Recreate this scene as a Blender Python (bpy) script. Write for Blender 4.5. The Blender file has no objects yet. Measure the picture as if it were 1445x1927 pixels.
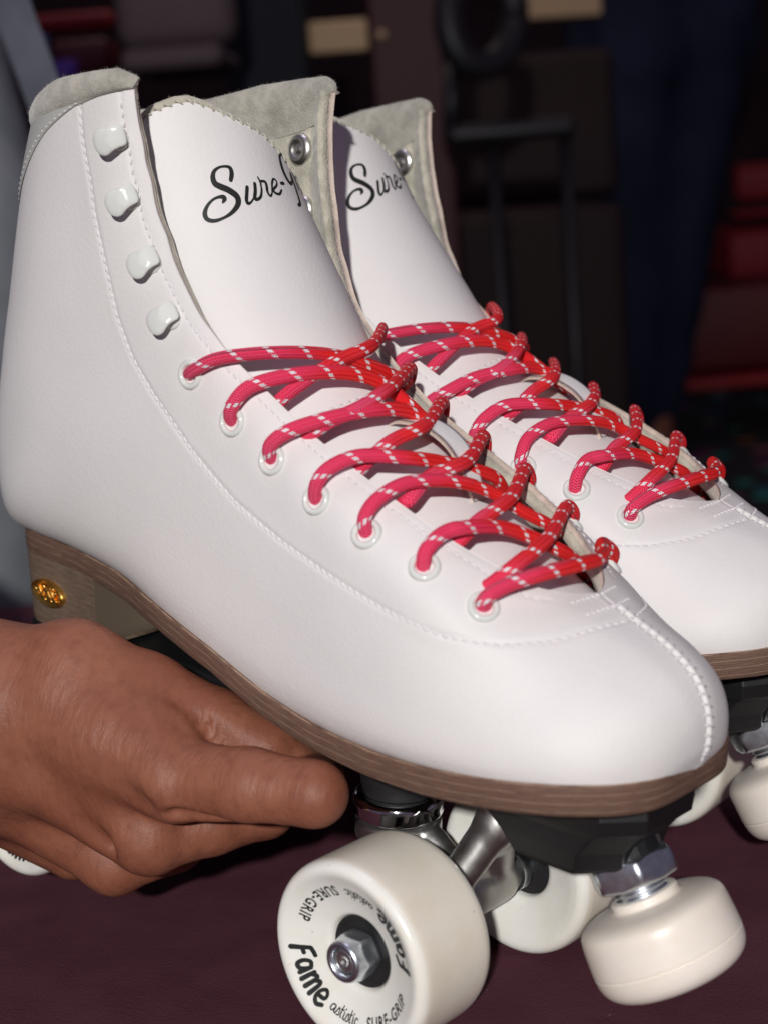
import bpy, math, random
import numpy as np
from mathutils import Matrix, Vector
rng = np.random.default_rng(7); random.seed(7)
scene = bpy.context.scene
MM = 0.001
# ------------------------------------------------------------------ camera, light, exposure
# shapes are worked out in a frame whose y points to the photographer; Blender's y is the opposite (FY), which keeps it right-handed
FY = np.diag([1.0, -1, 1, 1])
def rh(M): return Matrix((FY @ np.array(M) @ FY).tolist())
def rhv(p): return Vector((float(p[0]), -float(p[1]), float(p[2])))
# millimetres; the world's z = 0 is the table top, x runs along the skates towards the toes
RW = np.array([[0.77784821, -0.62389501, -0.07554579], [-0.07703781, -0.21396256, 0.97379936], [0.62371254, 0.75164821, 0.2144939]])
u_, s_, v_ = np.linalg.svd(RW); RW = u_ @ v_
CW = np.array([471.579, 453.062, 245.549 + 0.8]); FPX = 2974.4
def at(px, py, depth):
    """world point (mm) seen at photo pixel px,py at a distance depth along the view axis"""
    return CW + RW.T @ np.array([(px - 722.5) / FPX, -(py - 963.5) / FPX, -1.0]) * depth
cam_d = bpy.data.cameras.new('camera'); cam = bpy.data.objects.new('camera', cam_d)
scene.collection.objects.link(cam); scene.camera = cam
cam_d.sensor_fit = 'VERTICAL'; cam_d.sensor_height = 36; cam_d.lens = FPX / 1927 * 36
cam_d.clip_start = 0.02; cam_d.clip_end = 60
m4 = np.eye(4); m4[:3, :3] = FY[:3, :3] @ RW.T; m4[:3, 3] = FY[:3, :3] @ CW * MM
cam.matrix_world = Matrix(m4.tolist())
cam_d.dof.use_dof = True; cam_d.dof.focus_distance = 0.49; cam_d.dof.aperture_fstop = 11
w = bpy.data.worlds.new('World'); scene.world = w; w.use_nodes = True
w.node_tree.nodes['Background'].inputs[0].default_value = (0.58, 0.50, 0.78, 1)
w.node_tree.nodes['Background'].inputs[1].default_value = 0.11
def area(name, loc, target, size, power, col):
    d = bpy.data.lights.new(name, 'AREA'); d.shape = 'DISK'; d.size = size; d.energy = power; d.color = col
    o = bpy.data.objects.new(name, d); scene.collection.objects.link(o)
    o.location = rhv(loc) * MM
    o.rotation_euler = (rhv(target) - rhv(loc)).to_track_quat('-Z', 'Y').to_euler(); return o
# phone flash just up and left of the lens, ceiling lamps of the hall far above
FL = CW + RW.T @ np.array([-165.0, 300.0, 1250.0])
area('flash_lamp', FL, (150, 90, 90), 0.055, 30.5, (1.0, 0.98, 0.965))
area('hall_lamp', (-300, 300, 2300), (150, 60, 0), 0.9, 5.0, (0.9, 0.75, 1.0))
area('hall_lamp', (-1800, -2200, 2200), (-1800, -2200, 0), 1.2, 9.0, (1.0, 0.86, 0.8))
scene.view_settings.view_transform = 'Standard'; scene.view_settings.look = 'None'
scene.view_settings.exposure = 0; scene.view_settings.gamma = 1
scene.cycles.max_bounces = 8
# ------------------------------------------------------------------ object helpers
COL = scene.collection
def tag(o, label=None, cat=None, group=None, kind=None):
    if label: o['label'] = label
    if cat: o['category'] = cat
    if group: o['group'] = group
    if kind: o['kind'] = kind
    return o
def empty(name, parent=None):
    o = bpy.data.objects.new(name, None); COL.objects.link(o); o.empty_display_size = .02
    if parent: o.parent = parent
    return o
def link(name, me, mats, parent=None, smooth=True):
    me.name = name
    for m in (mats if isinstance(mats, (list, tuple)) else [mats]): me.materials.append(m)
    if smooth: me.polygons.foreach_set('use_smooth', [True] * len(me.polygons))
    o = bpy.data.objects.new(name, me); COL.objects.link(o)
    if parent: o.parent = parent
    return o
def mesh(V, F, uv=None, mi=None):
    """V (n,3) in mm; F list of index tuples or (k,4) array"""
    me = bpy.data.meshes.new('m')
    V = np.asarray(V, float).reshape(-1, 3) * [MM, -MM, MM]
    me.from_pydata(V.tolist(), [], [tuple(int(i) for i in f)[::-1] for f in (F.tolist() if isinstance(F, np.ndarray) else F)])
    if uv is not None:
        uv = np.asarray(uv, float).reshape(-1, 2); l = me.uv_layers.new(name='UVMap')
        idx = np.empty(len(me.loops), int); me.loops.foreach_get('vertex_index', idx)
        l.data.foreach_set('uv', uv[idx].ravel())
    if mi is not None: me.polygons.foreach_set('material_index', list(mi))
    me.update(); return me
def gridf(n, m, cv=False, cu=False, base=0, flip=False):
    i = np.arange(n if cu else n - 1)[:, None]; j = np.arange(m if cv else m - 1)[None]
    a = i * m + j; b = i * m + (j + 1) % m; c = ((i + 1) % n) * m + (j + 1) % m; d = ((i + 1) % n) * m + j
    F = np.stack([a, b, c, d], -1).reshape(-1, 4) + base
    return F[:, ::-1] if flip else F
class MB:
    """collects shapes into one mesh"""
    def __init__(s): s.V = []; s.F = []; s.M = []; s.UV = []; s.n = 0
    def add(s, V, F, mi=0, uv=None):
        V = np.asarray(V, float).reshape(-1, 3)
        s.V.append(V); F = F.tolist() if isinstance(F, np.ndarray) else F
        s.F += [tuple(int(i) + s.n for i in f) for f in F]; s.M += [mi] * len(F)
        s.UV.append(np.zeros((len(V), 2)) if uv is None else np.asarray(uv, float).reshape(-1, 2)); s.n += len(V); return s
    def build(s, name, mats, parent=None, smooth=True, uv=True):
        return link(name, mesh(np.concatenate(s.V), s.F, np.concatenate(s.UV) if uv else None, s.M), mats, parent, smooth)
def frames(P):
    T = np.gradient(P, axis=0); T /= np.linalg.norm(T, axis=1, keepdims=True) + 1e-12
    a = np.array([0, 0, 1.0]) if abs(T[0][2]) < .9 else np.array([1.0, 0, 0])
    N = np.empty_like(T); N[0] = np.cross(a, T[0]); N[0] /= np.linalg.norm(N[0])
    for i in range(1, len(P)):
        n = N[i - 1] - T[i] * (N[i - 1] @ T[i]); N[i] = n / (np.linalg.norm(n) + 1e-12)
    return T, N, np.cross(T, N)
def tube(mb, P, r, k=12, ry=None, caps=True, mi=0, u0=0, wob=None):
    P = np.asarray(P, float); n = len(P); r = np.broadcast_to(np.asarray(r, float), (n,)); ry = r if ry is None else np.broadcast_to(np.asarray(ry, float), (n,))
    T, N, B = frames(P); th = np.linspace(0, 2 * np.pi, k, endpoint=False)
    V = P[:, None] + N[:, None] * (np.cos(th)[None, :, None] * r[:, None, None]) + B[:, None] * (np.sin(th)[None, :, None] * ry[:, None, None])
    d = np.r_[0, np.cumsum(np.linalg.norm(np.diff(P, axis=0), axis=1))] + u0
    uv = np.stack([np.broadcast_to(d[:, None], (n, k)), np.broadcast_to(th[None] / (2 * np.pi), (n, k))], -1)
    mb.add(V, gridf(n, k, True), mi, uv)
    if caps: mb.F += [tuple(mb.n - n * k + j for j in range(k))[::-1], tuple(mb.n - k + j for j in range(k))]; mb.M += [mi, mi]
    return mb
def lathe(mb, prof, o=(0, 0, 0), ax=(0, 0, 1), k=64, mi=0, xdir=None):
    """prof: list of (r, h) along axis ax from o; mi may be a list per profile span"""
    ax = np.array(ax, float); ax /= np.linalg.norm(ax); a = np.array([1.0, 0, 0]) if xdir is None else np.array(xdir, float)
    if abs(a @ ax) > .9: a = np.array([0, 0, 1.0])
    X = a - ax * (a @ ax); X /= np.linalg.norm(X); Y = np.cross(ax, X); th = np.linspace(0, 2 * np.pi, k, endpoint=False)
    prof = np.asarray(prof, float); R = prof[:, 0][:, None, None]; H = prof[:, 1][:, None, None]
    V = np.array(o, float) + R * (np.cos(th)[None, :, None] * X + np.sin(th)[None, :, None] * Y) + H * ax
    uv = np.stack([np.broadcast_to(th[None] / 6.2832, (len(prof), k)), np.broadcast_to(prof[:, 1][:, None], (len(prof), k))], -1)
    if isinstance(mi, list):
        base = mb.n; mb.add(V, gridf(len(prof), k, True)[:0], 0, uv); F = gridf(len(prof), k, True, base=base)
        mb.F += [tuple(f) for f in F.tolist()]; mb.M += [mi[i // k] for i in range(len(F))]
    else: mb.add(V, gridf(len(prof), k, True), mi, uv)
    return mb
def cr(P, t):
    P = np.asarray(P, float); n = len(P); t = np.clip(np.asarray(t, float), 0, n - 1); i = np.minimum(t.astype(int), n - 2); f = (t - i)[..., None]
    g = lambda k: P[np.clip(k, 0, n - 1)]
    p0 = np.where((i == 0)[..., None], 2 * P[0] - P[1], g(i - 1)); p1, p2 = g(i), g(i + 1); p3 = np.where((i == n - 2)[..., None], 2 * P[-1] - P[-2], g(i + 2))
    return .5 * ((2 * p1) + (-p0 + p2) * f + (2 * p0 - 5 * p1 + 4 * p2 - p3) * f ** 2 + (-p0 + 3 * p1 - 3 * p2 + p3) * f ** 3)
def resample(Q, n=None, step=None):
    Q = np.asarray(Q, float); d = np.r_[0, np.cumsum(np.linalg.norm(np.diff(Q, axis=0), axis=1))]
    if n is None: n = max(2, int(round(d[-1] / step)) + 1)
    s = np.linspace(0, d[-1], n); return np.stack([np.interp(s, d, Q[:, k]) for k in range(Q.shape[1])], 1)
def spline(P, n=None, step=None):
    P = np.asarray(P, float); return resample(cr(P, np.linspace(0, len(P) - 1, 24 * len(P))), n, step)
def box(mb, x0, x1, y0, y1, z0, z1, bev=0.0, mi=0, M=None):
    b = min(bev, (x1 - x0) / 2.01, (y1 - y0) / 2.01, (z1 - z0) / 2.01)
    if b <= 0:
        V = np.array([(x, y, z) for x in (x0, x1) for y in (y0, y1) for z in (z0, z1)], float); F = [(0, 1, 3, 2), (4, 6, 7, 5), (0, 4, 5, 1), (2, 3, 7, 6), (0, 2, 6, 4), (1, 5, 7, 3)]
    else:
        rings = []; k = 5
        def ring(ins, z):
            P = []; r = b
            for cx_, cy_, a0 in ((x1, y1, 0), (x0, y1, 90), (x0, y0, 180), (x1, y0, 270)):
                sx = -1 if cx_ == x1 else 1; sy = -1 if cy_ == y1 else 1
                for t in np.linspace(0, 90, k):
                    a = math.radians(a0 + t); P.append((cx_ + sx * b + (b - ins) * math.cos(a), cy_ + sy * b + (b - ins) * math.sin(a), z))
            return P
        zs = [(b, z0), (b * .3, z0 + b * .3), (0, z0 + b), (0, z1 - b), (b * .3, z1 - b * .3), (b, z1)]
        V = np.array([p for ins, z in zs for p in ring(ins, z)]); m = 4 * k
        F = [tuple(f) for f in gridf(len(zs), m, True).tolist()] + [tuple(range(m))[::-1], tuple(range(m * (len(zs) - 1), m * len(zs)))]
    if M is not None: V = V @ np.array(M)[:3, :3].T + np.array(M)[:3, 3]
    mb.add(V, F, mi); return mb
# ------------------------------------------------------------------ signed distance shapes -> mesh
def sd_cone(P, a, b, ra, rb):
    a = np.array(a, float); b = np.array(b, float); d = b - a; L2 = d @ d; t = np.clip(((P - a) @ d) / L2, 0, 1)
    return np.linalg.norm(P - a - t[..., None] * d, axis=-1) - (ra + (rb - ra) * t)
def smin(a, b, k):
    h = np.clip(.5 + .5 * (b - a) / k, 0, 1); return b + (a - b) * h - k * h * (1 - h)
def surface_nets(fn, lo, hi, h):
    lo = np.array(lo, float); n = np.ceil((np.array(hi) - lo) / h).astype(int) + 1
    ax = [lo[i] + h * np.arange(n[i]) for i in range(3)]
    D = np.empty(n)
    for i in range(0, n[0], 16):
        X, Y, Z = np.meshgrid(ax[0][i:i + 16], ax[1], ax[2], indexing='ij'); D[i:i + 16] = fn(np.stack([X, Y, Z], -1))
    S = D < 0; c = n - 1
    cnt = np.zeros(c); pos = np.zeros(tuple(c) + (3,))
    corner = [(i, j, k) for i in (0, 1) for j in (0, 1) for k in (0, 1)]
    sl = lambda A, o: A[o[0]:o[0] + c[0], o[1]:o[1] + c[1], o[2]:o[2] + c[2]]
    for a in corner:
        for axx in range(3):
            if a[axx] == 0:
                b = list(a); b[axx] = 1; da, db = sl(D, a), sl(D, b); m = (da < 0) != (db < 0)
                t = np.where(m, da / np.where(m, da - db, 1), 0)
                for q in range(3): pos[..., q] += np.where(m, a[q] + (t if q == axx else 0), 0)
                cnt += m
    act = cnt > 0; idx = -np.ones(tuple(c), int); idx[act] = np.arange(act.sum())
    I = np.argwhere(act); V = lo + h * (I + pos[act] / cnt[act][:, None]); F = []
    for axx in range(3):
        b = [0, 0, 0]; b[axx] = 1; A = S[:n[0] - b[0], :n[1] - b[1], :n[2] - b[2]]; B = S[b[0]:, b[1]:, b[2]:]
        for sign in (0, 1):
            E = np.argwhere((A & ~B) if sign else (~A & B)); o1, o2 = (axx + 1) % 3, (axx + 2) % 3
            E = E[(E[:, o1] > 0) & (E[:, o2] > 0) & (E[:, o1] < c[o1]) & (E[:, o2] < c[o2]) & (E[:, axx] < c[axx])]
            q = []
            for (d1, d2) in ((-1, -1), (0, -1), (0, 0), (-1, 0)):
                e = E.copy(); e[:, o1] += d1; e[:, o2] += d2; q.append(idx[e[:, 0], e[:, 1], e[:, 2]])
            q = np.stack(q, 1); F.append(q if sign else q[:, ::-1])
    return V, np.concatenate(F)
# ------------------------------------------------------------------ materials
def mat(name, col, rough=.5, metal=0, **kw):
    m = bpy.data.materials.new(name); m.use_nodes = True; b = m.node_tree.nodes['Principled BSDF']
    b.inputs['Base Color'].default_value = (*col, 1); b.inputs['Roughness'].default_value = rough; b.inputs['Metallic'].default_value = metal
    for k, v in kw.items(): b.inputs[k.replace('_', ' ')].default_value = v
    return m
def nd(m, t, **kw):
    n = m.node_tree.nodes.new(t)
    for k, v in kw.items():
        if k.startswith('i_'): n.inputs[int(k[2:])].default_value = v
        else: setattr(n, k, v)
    return n
def lk(m, a, b): m.node_tree.links.new(a, b)
def bsdf(m): return m.node_tree.nodes['Principled BSDF']
def coords(m, kind='Object', scale=(1, 1, 1)):
    t = nd(m, 'ShaderNodeTexCoord'); mp = nd(m, 'ShaderNodeMapping'); mp.inputs['Scale'].default_value = scale; lk(m, t.outputs[kind], mp.inputs[0]); return mp.outputs[0]
def noise(m, vec, scale, detail=3, rough=.5):
    n = nd(m, 'ShaderNodeTexNoise'); n.inputs['Scale'].default_value = scale; n.inputs['Detail'].default_value = detail; n.inputs['Roughness'].default_value = rough; lk(m, vec, n.inputs['Vector']); return n.outputs[0]
def math_(m, op, a, b=None, c=None):
    n = nd(m, 'ShaderNodeMath', operation=op)
    for i, x in enumerate((a, b, c)):
        if x is None: continue
        if isinstance(x, (int, float)): n.inputs[i].default_value = x
        else: lk(m, x, n.inputs[i])
    return n.outputs[0]
def mixc(m, f, a, b):
    n = nd(m, 'ShaderNodeMix', data_type='RGBA')
    if isinstance(f, (int, float)): n.inputs[0].default_value = f
    else: lk(m, f, n.inputs[0])
    for i, x in ((6, a), (7, b)):
        if isinstance(x, tuple): n.inputs[i].default_value = (*x, 1)
        else: lk(m, x, n.inputs[i])
    return n.outputs[2]
def ramp(m, f, lo, hi):
    n = nd(m, 'ShaderNodeMapRange', interpolation_type='SMOOTHSTEP'); lk(m, f, n.inputs[0]); n.inputs[1].default_value = lo; n.inputs[2].default_value = hi; return n.outputs[0]
def bump(m, h, strength=.3, dist=.0005, prev=None):
    n = nd(m, 'ShaderNodeBump'); n.inputs['Strength'].default_value = strength; n.inputs['Distance'].default_value = dist; lk(m, h, n.inputs['Height'])
    if prev is not None: lk(m, prev, n.inputs['Normal'])
    lk(m, n.outputs[0], bsdf(m).inputs['Normal']); return n.outputs[0]
def setc(m, c): lk(m, c, bsdf(m).inputs['Base Color'])

def m_leather(name, col):
    m = mat(name, col, .56); b = bsdf(m); b.inputs['Specular IOR Level'].default_value = .36
    v = coords(m); w1 = nd(m, 'ShaderNodeTexVoronoi', feature='SMOOTH_F1'); w1.inputs['Scale'].default_value = 820; lk(m, v, w1.inputs['Vector']); w1.inputs['Smoothness'].default_value = .6
    n = noise(m, v, 1500, 2); big = noise(m, v, 60, 2)
    h = math_(m, 'ADD', math_(m, 'MULTIPLY', w1.outputs[0], .8), math_(m, 'MULTIPLY', n, .55))
    p = bump(m, big, .05, .002); bump(m, h, .26, .00024, p)
    setc(m, mixc(m, ramp(m, noise(m, v, 28, 4), .3, .75), col, tuple(c * .955 for c in col)))
    return m
M_LEA = m_leather('white_leather', (.75, .725, .708))
def m_suede(name, col):
    m = mat(name, col, .95); v = coords(m); b = bsdf(m); b.inputs['Specular IOR Level'].default_value = .1
    b.inputs['Sheen Weight'].default_value = .35; b.inputs['Sheen Roughness'].default_value = .5
    n1 = noise(m, v, 90, 5, .65); n2 = noise(m, v, 1400, 3)
    setc(m, mixc(m, ramp(m, n1, .3, .7), tuple(c * .72 for c in col), tuple(min(1, c * 1.18) for c in col)))
    p = bump(m, n1, .35, .0012); bump(m, n2, .7, .0006, p); return m
M_SUE = m_suede('grey_suede', (.50, .475, .385)); M_COL = m_suede('collar_suede', (.43, .41, .35)); M_PATCH = m_leather('pale_grey_patch', (.47, .475, .44))
M_EDGE = m_suede('cut_edge', (.60, .50, .42))
M_THR = mat('thread', (.72, .69, .70), .6)
M_ENA = mat('white_enamel', (.70, .72, .68), .12, 0, Coat_Weight=.6)
M_NIC = mat('nickel', (.80, .79, .74), .34, 1)
M_INK = mat('black_print', (.012, .014, .013), .55)
def m_stack(name, c1, c2, line):
    """stacked-leather edge: UV x = mm along, y = mm up"""
    m = mat(name, c1, .72); v = coords(m, 'UV', (.16, 2.6, 1)); n = noise(m, v, 1.0, 5, .7)
    v3 = coords(m, 'UV', (1.3, 1.3, 1)); sp = noise(m, v3, 1.4, 3, .7)
    uvn = nd(m, 'ShaderNodeSeparateXYZ'); lk(m, coords(m, 'UV'), uvn.inputs[0]); wob = noise(m, coords(m, 'UV', (.05, .05, 1)), 1, 2)
    y = math_(m, 'ADD', uvn.outputs[1], math_(m, 'MULTIPLY', wob, .45)); fr = math_(m, 'FRACT', math_(m, 'DIVIDE', y, 2.35))
    li = math_(m, 'MULTIPLY', math_(m, 'LESS_THAN', fr, .075), ramp(m, noise(m, coords(m, 'UV', (.1, .4, 1)), 1, 2), .36, .56))
    c = mixc(m, ramp(m, n, .35, .68), c1, c2); c = mixc(m, math_(m, 'MULTIPLY', ramp(m, sp, .5, .68), .55), c, tuple(x * .45 for x in c1)); c = mixc(m, li, c, line); setc(m, c)
    bump(m, math_(m, 'ADD', n, math_(m, 'MULTIPLY', sp, .6)), .5, .0004); return m
M_SOLE = m_stack('stacked_sole', (.110, .058, .040), (.185, .104, .070), (.33, .22, .15))
M_HEEL = m_stack('stacked_heel', (.115, .075, .052), (.215, .15, .105), (.27, .18, .12))
M_BREAST = mat('heel_breast', (.165, .125, .085), .8)
M_GOLD = mat('gold_metal', (.85, .50, .12), .36, 1)
M_BLK = mat('black_nylon', (.006, .006, .007), .5)
v = coords(M_BLK); bump(M_BLK, noise(M_BLK, v, 900, 2), .15, .0003)
M_RUB = mat('black_rubber', (.014, .013, .014), .6)
def m_metal(name, col, rough, sc=300):
    m = mat(name, col, rough, 1); n = noise(m, coords(m), sc, 4, .7); lk(m, math_(m, 'ADD', math_(m, 'MULTIPLY', n, .25), rough - .1), bsdf(m).inputs['Roughness']); bump(m, n, .08, .0006); return m
M_ZINC = m_metal('zinc', (.72, .77, .82), .3); M_CHR = mat('chrome', (.82, .82, .84), .08, 1); M_ALU = m_metal('cast_aluminium', (.50, .49, .47), .38, 260)
def m_ure(name, col, rough):
    m = mat(name, col, rough); b = bsdf(m); b.inputs['Subsurface Weight'].default_value = .12; b.inputs['Subsurface Radius'].default_value = (.004, .003, .002); b.inputs['Subsurface Scale'].default_value = .6
    n = noise(m, coords(m), 45, 5, .65); n2 = noise(m, coords(m), 520, 2)
    c = mixc(m, ramp(m, n, .35, .75), col, tuple(x * y for x, y in zip(col, (.93, .91, .86))))
    setc(m, mixc(m, math_(m, 'MULTIPLY', ramp(m, n2, .74, .79), .5), c, (.10, .08, .06))); return m
M_URE = m_ure('white_urethane', (.86, .85, .79), .22); M_TREAD = m_ure('wheel_tread', (.84, .785, .68), .42); M_STOP = m_ure('stop_rubber', (.87, .80, .72), .38)
def m_lace():
    m = mat('lace_cord', (.8, .02, .03), .6); b = bsdf(m); b.inputs['Specular IOR Level'].default_value = .3
    uv = nd(m, 'ShaderNodeSeparateXYZ'); lk(m, coords(m, 'UV'), uv.inputs[0]); U, V = uv.outputs[0], uv.outputs[1]
    # braid: V-shaped plaits
    k = 14.0
    col = math_(m, 'MULTIPLY', V, k); fr = math_(m, 'FRACT', col); par = math_(m, 'MODULO', math_(m, 'FLOOR', col), 2.0)
    sgn = math_(m, 'SUBTRACT', math_(m, 'MULTIPLY', par, 2.0), 1.0)
    slant = math_(m, 'ADD', math_(m, 'MULTIPLY', U, 1.35), math_(m, 'MULTIPLY', math_(m, 'MULTIPLY', fr, sgn), .62))
    f2 = math_(m, 'FRACT', slant); tri = math_(m, 'SUBTRACT', 1.0, math_(m, 'MULTIPLY', math_(m, 'ABSOLUTE', math_(m, 'SUBTRACT', f2, .5)), 2.0))
    edge = math_(m, 'SUBTRACT', 1.0, math_(m, 'POWER', math_(m, 'ABSOLUTE', math_(m, 'SUBTRACT', math_(m, 'MULTIPLY', fr, 2.0), 1.0)), 3.0))
    h = math_(m, 'MULTIPLY', tri, edge); bump(m, h, .9, .00045)
    # colour: red with pink flank, pink flecks
    ang = math_(m, 'ADD', math_(m, 'MULTIPLY', V, 6.2832), math_(m, 'MULTIPLY', U, .035))
    oc = nd(m, 'ShaderNodeSeparateXYZ'); lk(m, coords(m), oc.inputs[0])
    side = ramp(m, math_(m, 'SUBTRACT', math_(m, 'MULTIPLY', oc.outputs[1], -1.0), math_(m, 'MULTIPLY', math_(m, 'SINE', ang), .006)), .010, .028)
    fleck = math_(m, 'GREATER_THAN', f2, .5)
    c = mixc(m, math_(m, 'MULTIPLY', side, .9), (.93, .012, .010), (.94, .020, .085))
    c = mixc(m, math_(m, 'MULTIPLY', fleck, math_(m, 'ADD', math_(m, 'MULTIPLY', side, .36), .08)), c, (.98, .20, .40))
    # reflective tracer: two counter-running helices of short white picks
    def helix(pitch, sg, ph, rep):
        t = math_(m, 'FRACT', math_(m, 'ADD', math_(m, 'ADD', math_(m, 'DIVIDE', U, pitch), math_(m, 'MULTIPLY', V, sg)), ph))
        band = math_(m, 'LESS_THAN', math_(m, 'ABSOLUTE', math_(m, 'SUBTRACT', t, .5)), .72 / pitch)
        dash = math_(m, 'LESS_THAN', math_(m, 'FRACT', math_(m, 'MULTIPLY', V, rep)), .58)
        return math_(m, 'MULTIPLY', band, dash)
    tr = helix(10.0, 1.0, .1, 8.0)
    c = mixc(m, tr, c, (.97, .95, .97)); setc(m, c)
    return m
M_LACE = m_lace()
def m_skin():
    m = mat('skin', (.36, .145, .078), .52); v = coords(m); b = bsdf(m); b.inputs['Specular IOR Level'].default_value = .35
    b.inputs['Subsurface Weight'].default_value = .12; b.inputs['Subsurface Radius'].default_value = (.008, .003, .0015); b.inputs['Subsurface Scale'].default_value = .5
    n = noise(m, v, 38, 4, .6); n2 = noise(m, v, 260, 3)
    c = mixc(m, ramp(m, n, .3, .72), (.215, .072, .040), (.285, .108, .063)); c = mixc(m, math_(m, 'MULTIPLY', ramp(m, n2, .45, .75), .35), c, (.145, .047, .030)); setc(m, c)
    vo = nd(m, 'ShaderNodeTexVoronoi', feature='DISTANCE_TO_EDGE'); vo.inputs['Scale'].default_value = 950; lk(m, coords(m, 'Object', (1, .55, 1)), vo.inputs['Vector'])
    cr2 = noise(m, coords(m, 'Object', (1.0, .25, .25)), 520, 2)
    p = bump(m, noise(m, v, 120, 3), .2, .0014); p = bump(m, ramp(m, cr2, .35, .6), .22, .0005, p); bump(m, ramp(m, vo.outputs[0], 0, .16), .2, .0002, p); return m
M_SKIN = m_skin()
def m_cloth(name, c1, c2, sc=1200, bmp=.5, rough=.9):
    m = mat(name, c1, rough); v = coords(m); n = noise(m, v, sc, 2); b = bsdf(m); b.inputs['Specular IOR Level'].default_value = .15
    setc(m, mixc(m, ramp(m, noise(m, v, sc / 25, 4), .3, .7), c1, c2)); p = bump(m, noise(m, v, sc / 40, 3), .25, .003); bump(m, n, bmp, .0006, p); return m
M_TABLE = m_cloth('maroon_cloth', (.076, .024, .035), (.090, .030, .043))
_n = noise(M_TABLE, coords(M_TABLE), 420, 1); _s = bsdf(M_TABLE).inputs['Base Color'].links[0].from_socket; setc(M_TABLE, mixc(M_TABLE, math_(M_TABLE, 'MULTIPLY', ramp(M_TABLE, _n, .80, .83), .35), _s, (.35, .28, .32)))
M_GREY = m_cloth('grey_knit', (.27, .295, .315), (.34, .36, .385), 700)
M_STRAP = m_cloth('strap_webbing', (.115, .12, .15), (.14, .145, .18), 900)
M_NAVY = m_cloth('navy_cloth', (.009, .0125, .028), (.016, .021, .045), 120)
M_DARK = mat('dark_paint', (.012, .010, .012), .5); M_MAROON = mat('maroon_panel', (.060, .006, .010), .6); M_CREAM = mat('cream_board', (.62, .42, .24), .7)
M_BROWN = m_cloth('brown_vinyl', (.026, .015, .016), (.036, .021, .021), 60, .1, .6); M_RED = mat('red_vinyl', (.26, .003, .008), .6); M_BLUE = mat('blue_plastic', (.03, .10, .30), .4); M_PURP = mat('purple_plastic', (.12, .04, .40), .4)
# ------------------------------------------------------------------ boot surface, skate frame (mm): x forward, y towards the camera, z up
FORE = [(0, 0), (0, .5), (.015, .88), (.14, 1.0), (.36, .97), (.6, .82), (.8, .60), (.95, .28), (1, 0)]
OPEN = [(0, 0), (0, .5), (.015, .86), (.13, 1.0), (.36, 1.0), (.62, .95), (.84, .85), (.97, .5), (1, 0)]
SHAFT = [(0, 0), (.008, .22), (.05, .47), (.17, .76), (.38, .95), (.62, 1.0), (.84, .95), (.97, .6), (1, 0)]
SEC = np.array([(269, 9.5, 270, 11, 2, 0), (267, 8, 271.6, 18, 16, 0), (262.5, 7.5, 270.8, 27, 25.5, 0), (256, 7, 266.2, 35.4, 33, 0), (247, 7, 257, 42, 39, 0), (235, 6.5, 245.5, 47.3, 43.5, .1),
    (219, 6, 230, 55, 46.5, .5), (200, 5.5, 214, 65, 48, .9), (178, 5.5, 194, 77, 47, 1), (155, 8, 175, 89, 45.5, 1), (130, 14, 157, 101, 44.5, 1.0), (103, 22, 144, 113, 44, 1.1), (75, 29, 135, 125, 44, 1.3),
    (45, 32.5, 129, 136, 44, 1.4), (20, 33, 125, 146, 44, 1.5), (4, 34.5, 122, 155, 44, 1.6), (-5, 43, 119.5, 162, 44, 1.8), (-6.5, 60, 117.5, 168, 44, 1.9), (-3.5, 82, 116, 173, 44, 2), (3.5, 107, 115, 177, 44, 2), (10.5, 130, 113.5, 180.5, 44.5, 2), (18, 152, 112.5, 183.5, 45, 2), (26, 171, 112, 186, 45, 2)], float)
TYPES = np.array([FORE, OPEN, SHAFT], float)
FARK = ([0, 4, 6, 7, 9.5, 11, 12, 14, 22], [.88, .87, .84, .8, .8, .84, .88, .97, 1])
GS, GV = 640, 260
def half_grid(ns, nv):
    S = cr(SEC, np.linspace(0, len(SEC) - 1, ns)); G = np.empty((ns, nv, 3))
    for k, (bx, bz, fx, fz, W, b) in enumerate(S):
        b = min(max(b, 0), 2); i = min(int(b), 1); c = TYPES[i] * (1 - (b - i)) + TYPES[i + 1] * (b - i)
        q = cr(c, np.linspace(0, 8, 121)); L = np.hypot(fx - bx, fz - bz)
        q = resample(np.stack([q[:, 0] * L, np.maximum(q[:, 1], 0) * max(W, .1)], 1), nv); a = q[:, 0] / L
        G[k] = np.stack([bx + (fx - bx) * a, q[:, 1], bz + (fz - bz) * a], 1)
    return G
GN = half_grid(GS, GV)
_far = np.interp(np.linspace(0, 22, GS), *FARK)[:, None]
GF = GN * [1, -1, 1]; GF[..., 1] *= _far
FULL = np.concatenate([GF[:, :0:-1], GN], 1)          # columns run v = -1 (far) .. 0 (sole centre / heel) .. 1 (near)
_n = np.cross(np.gradient(FULL, axis=0), np.gradient(FULL, axis=1)); _n /= np.linalg.norm(_n, axis=-1, keepdims=True) + 1e-9
if _n[GS // 2, GV + GV // 2, 1] < 0: _n = -_n
NF = _n
def samp(A, s, v):
    s = np.clip(np.asarray(s, float) / 22 * (GS - 1), 0, GS - 1.001); v = np.clip((np.asarray(v, float) + 1) * (GV - 1), 0, 2 * GV - 2.001)
    i, j = s.astype(int), v.astype(int); a, b = (s - i)[..., None], (v - j)[..., None]
    return (A[i, j] * (1 - a) + A[i + 1, j] * a) * (1 - b) + (A[i, j + 1] * (1 - a) + A[i + 1, j + 1] * a) * b
def nrm(s, v):
    n = samp(NF, s, v); return n / (np.linalg.norm(n, axis=-1, keepdims=True) + 1e-9)
def pt(s, v, off=0.0):
    """point on the boot surface; v > 0 near side, v < 0 far side; off = mm outwards"""
    return samp(FULL, s, v) + nrm(s, v) * np.asarray(off)[..., None]
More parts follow.
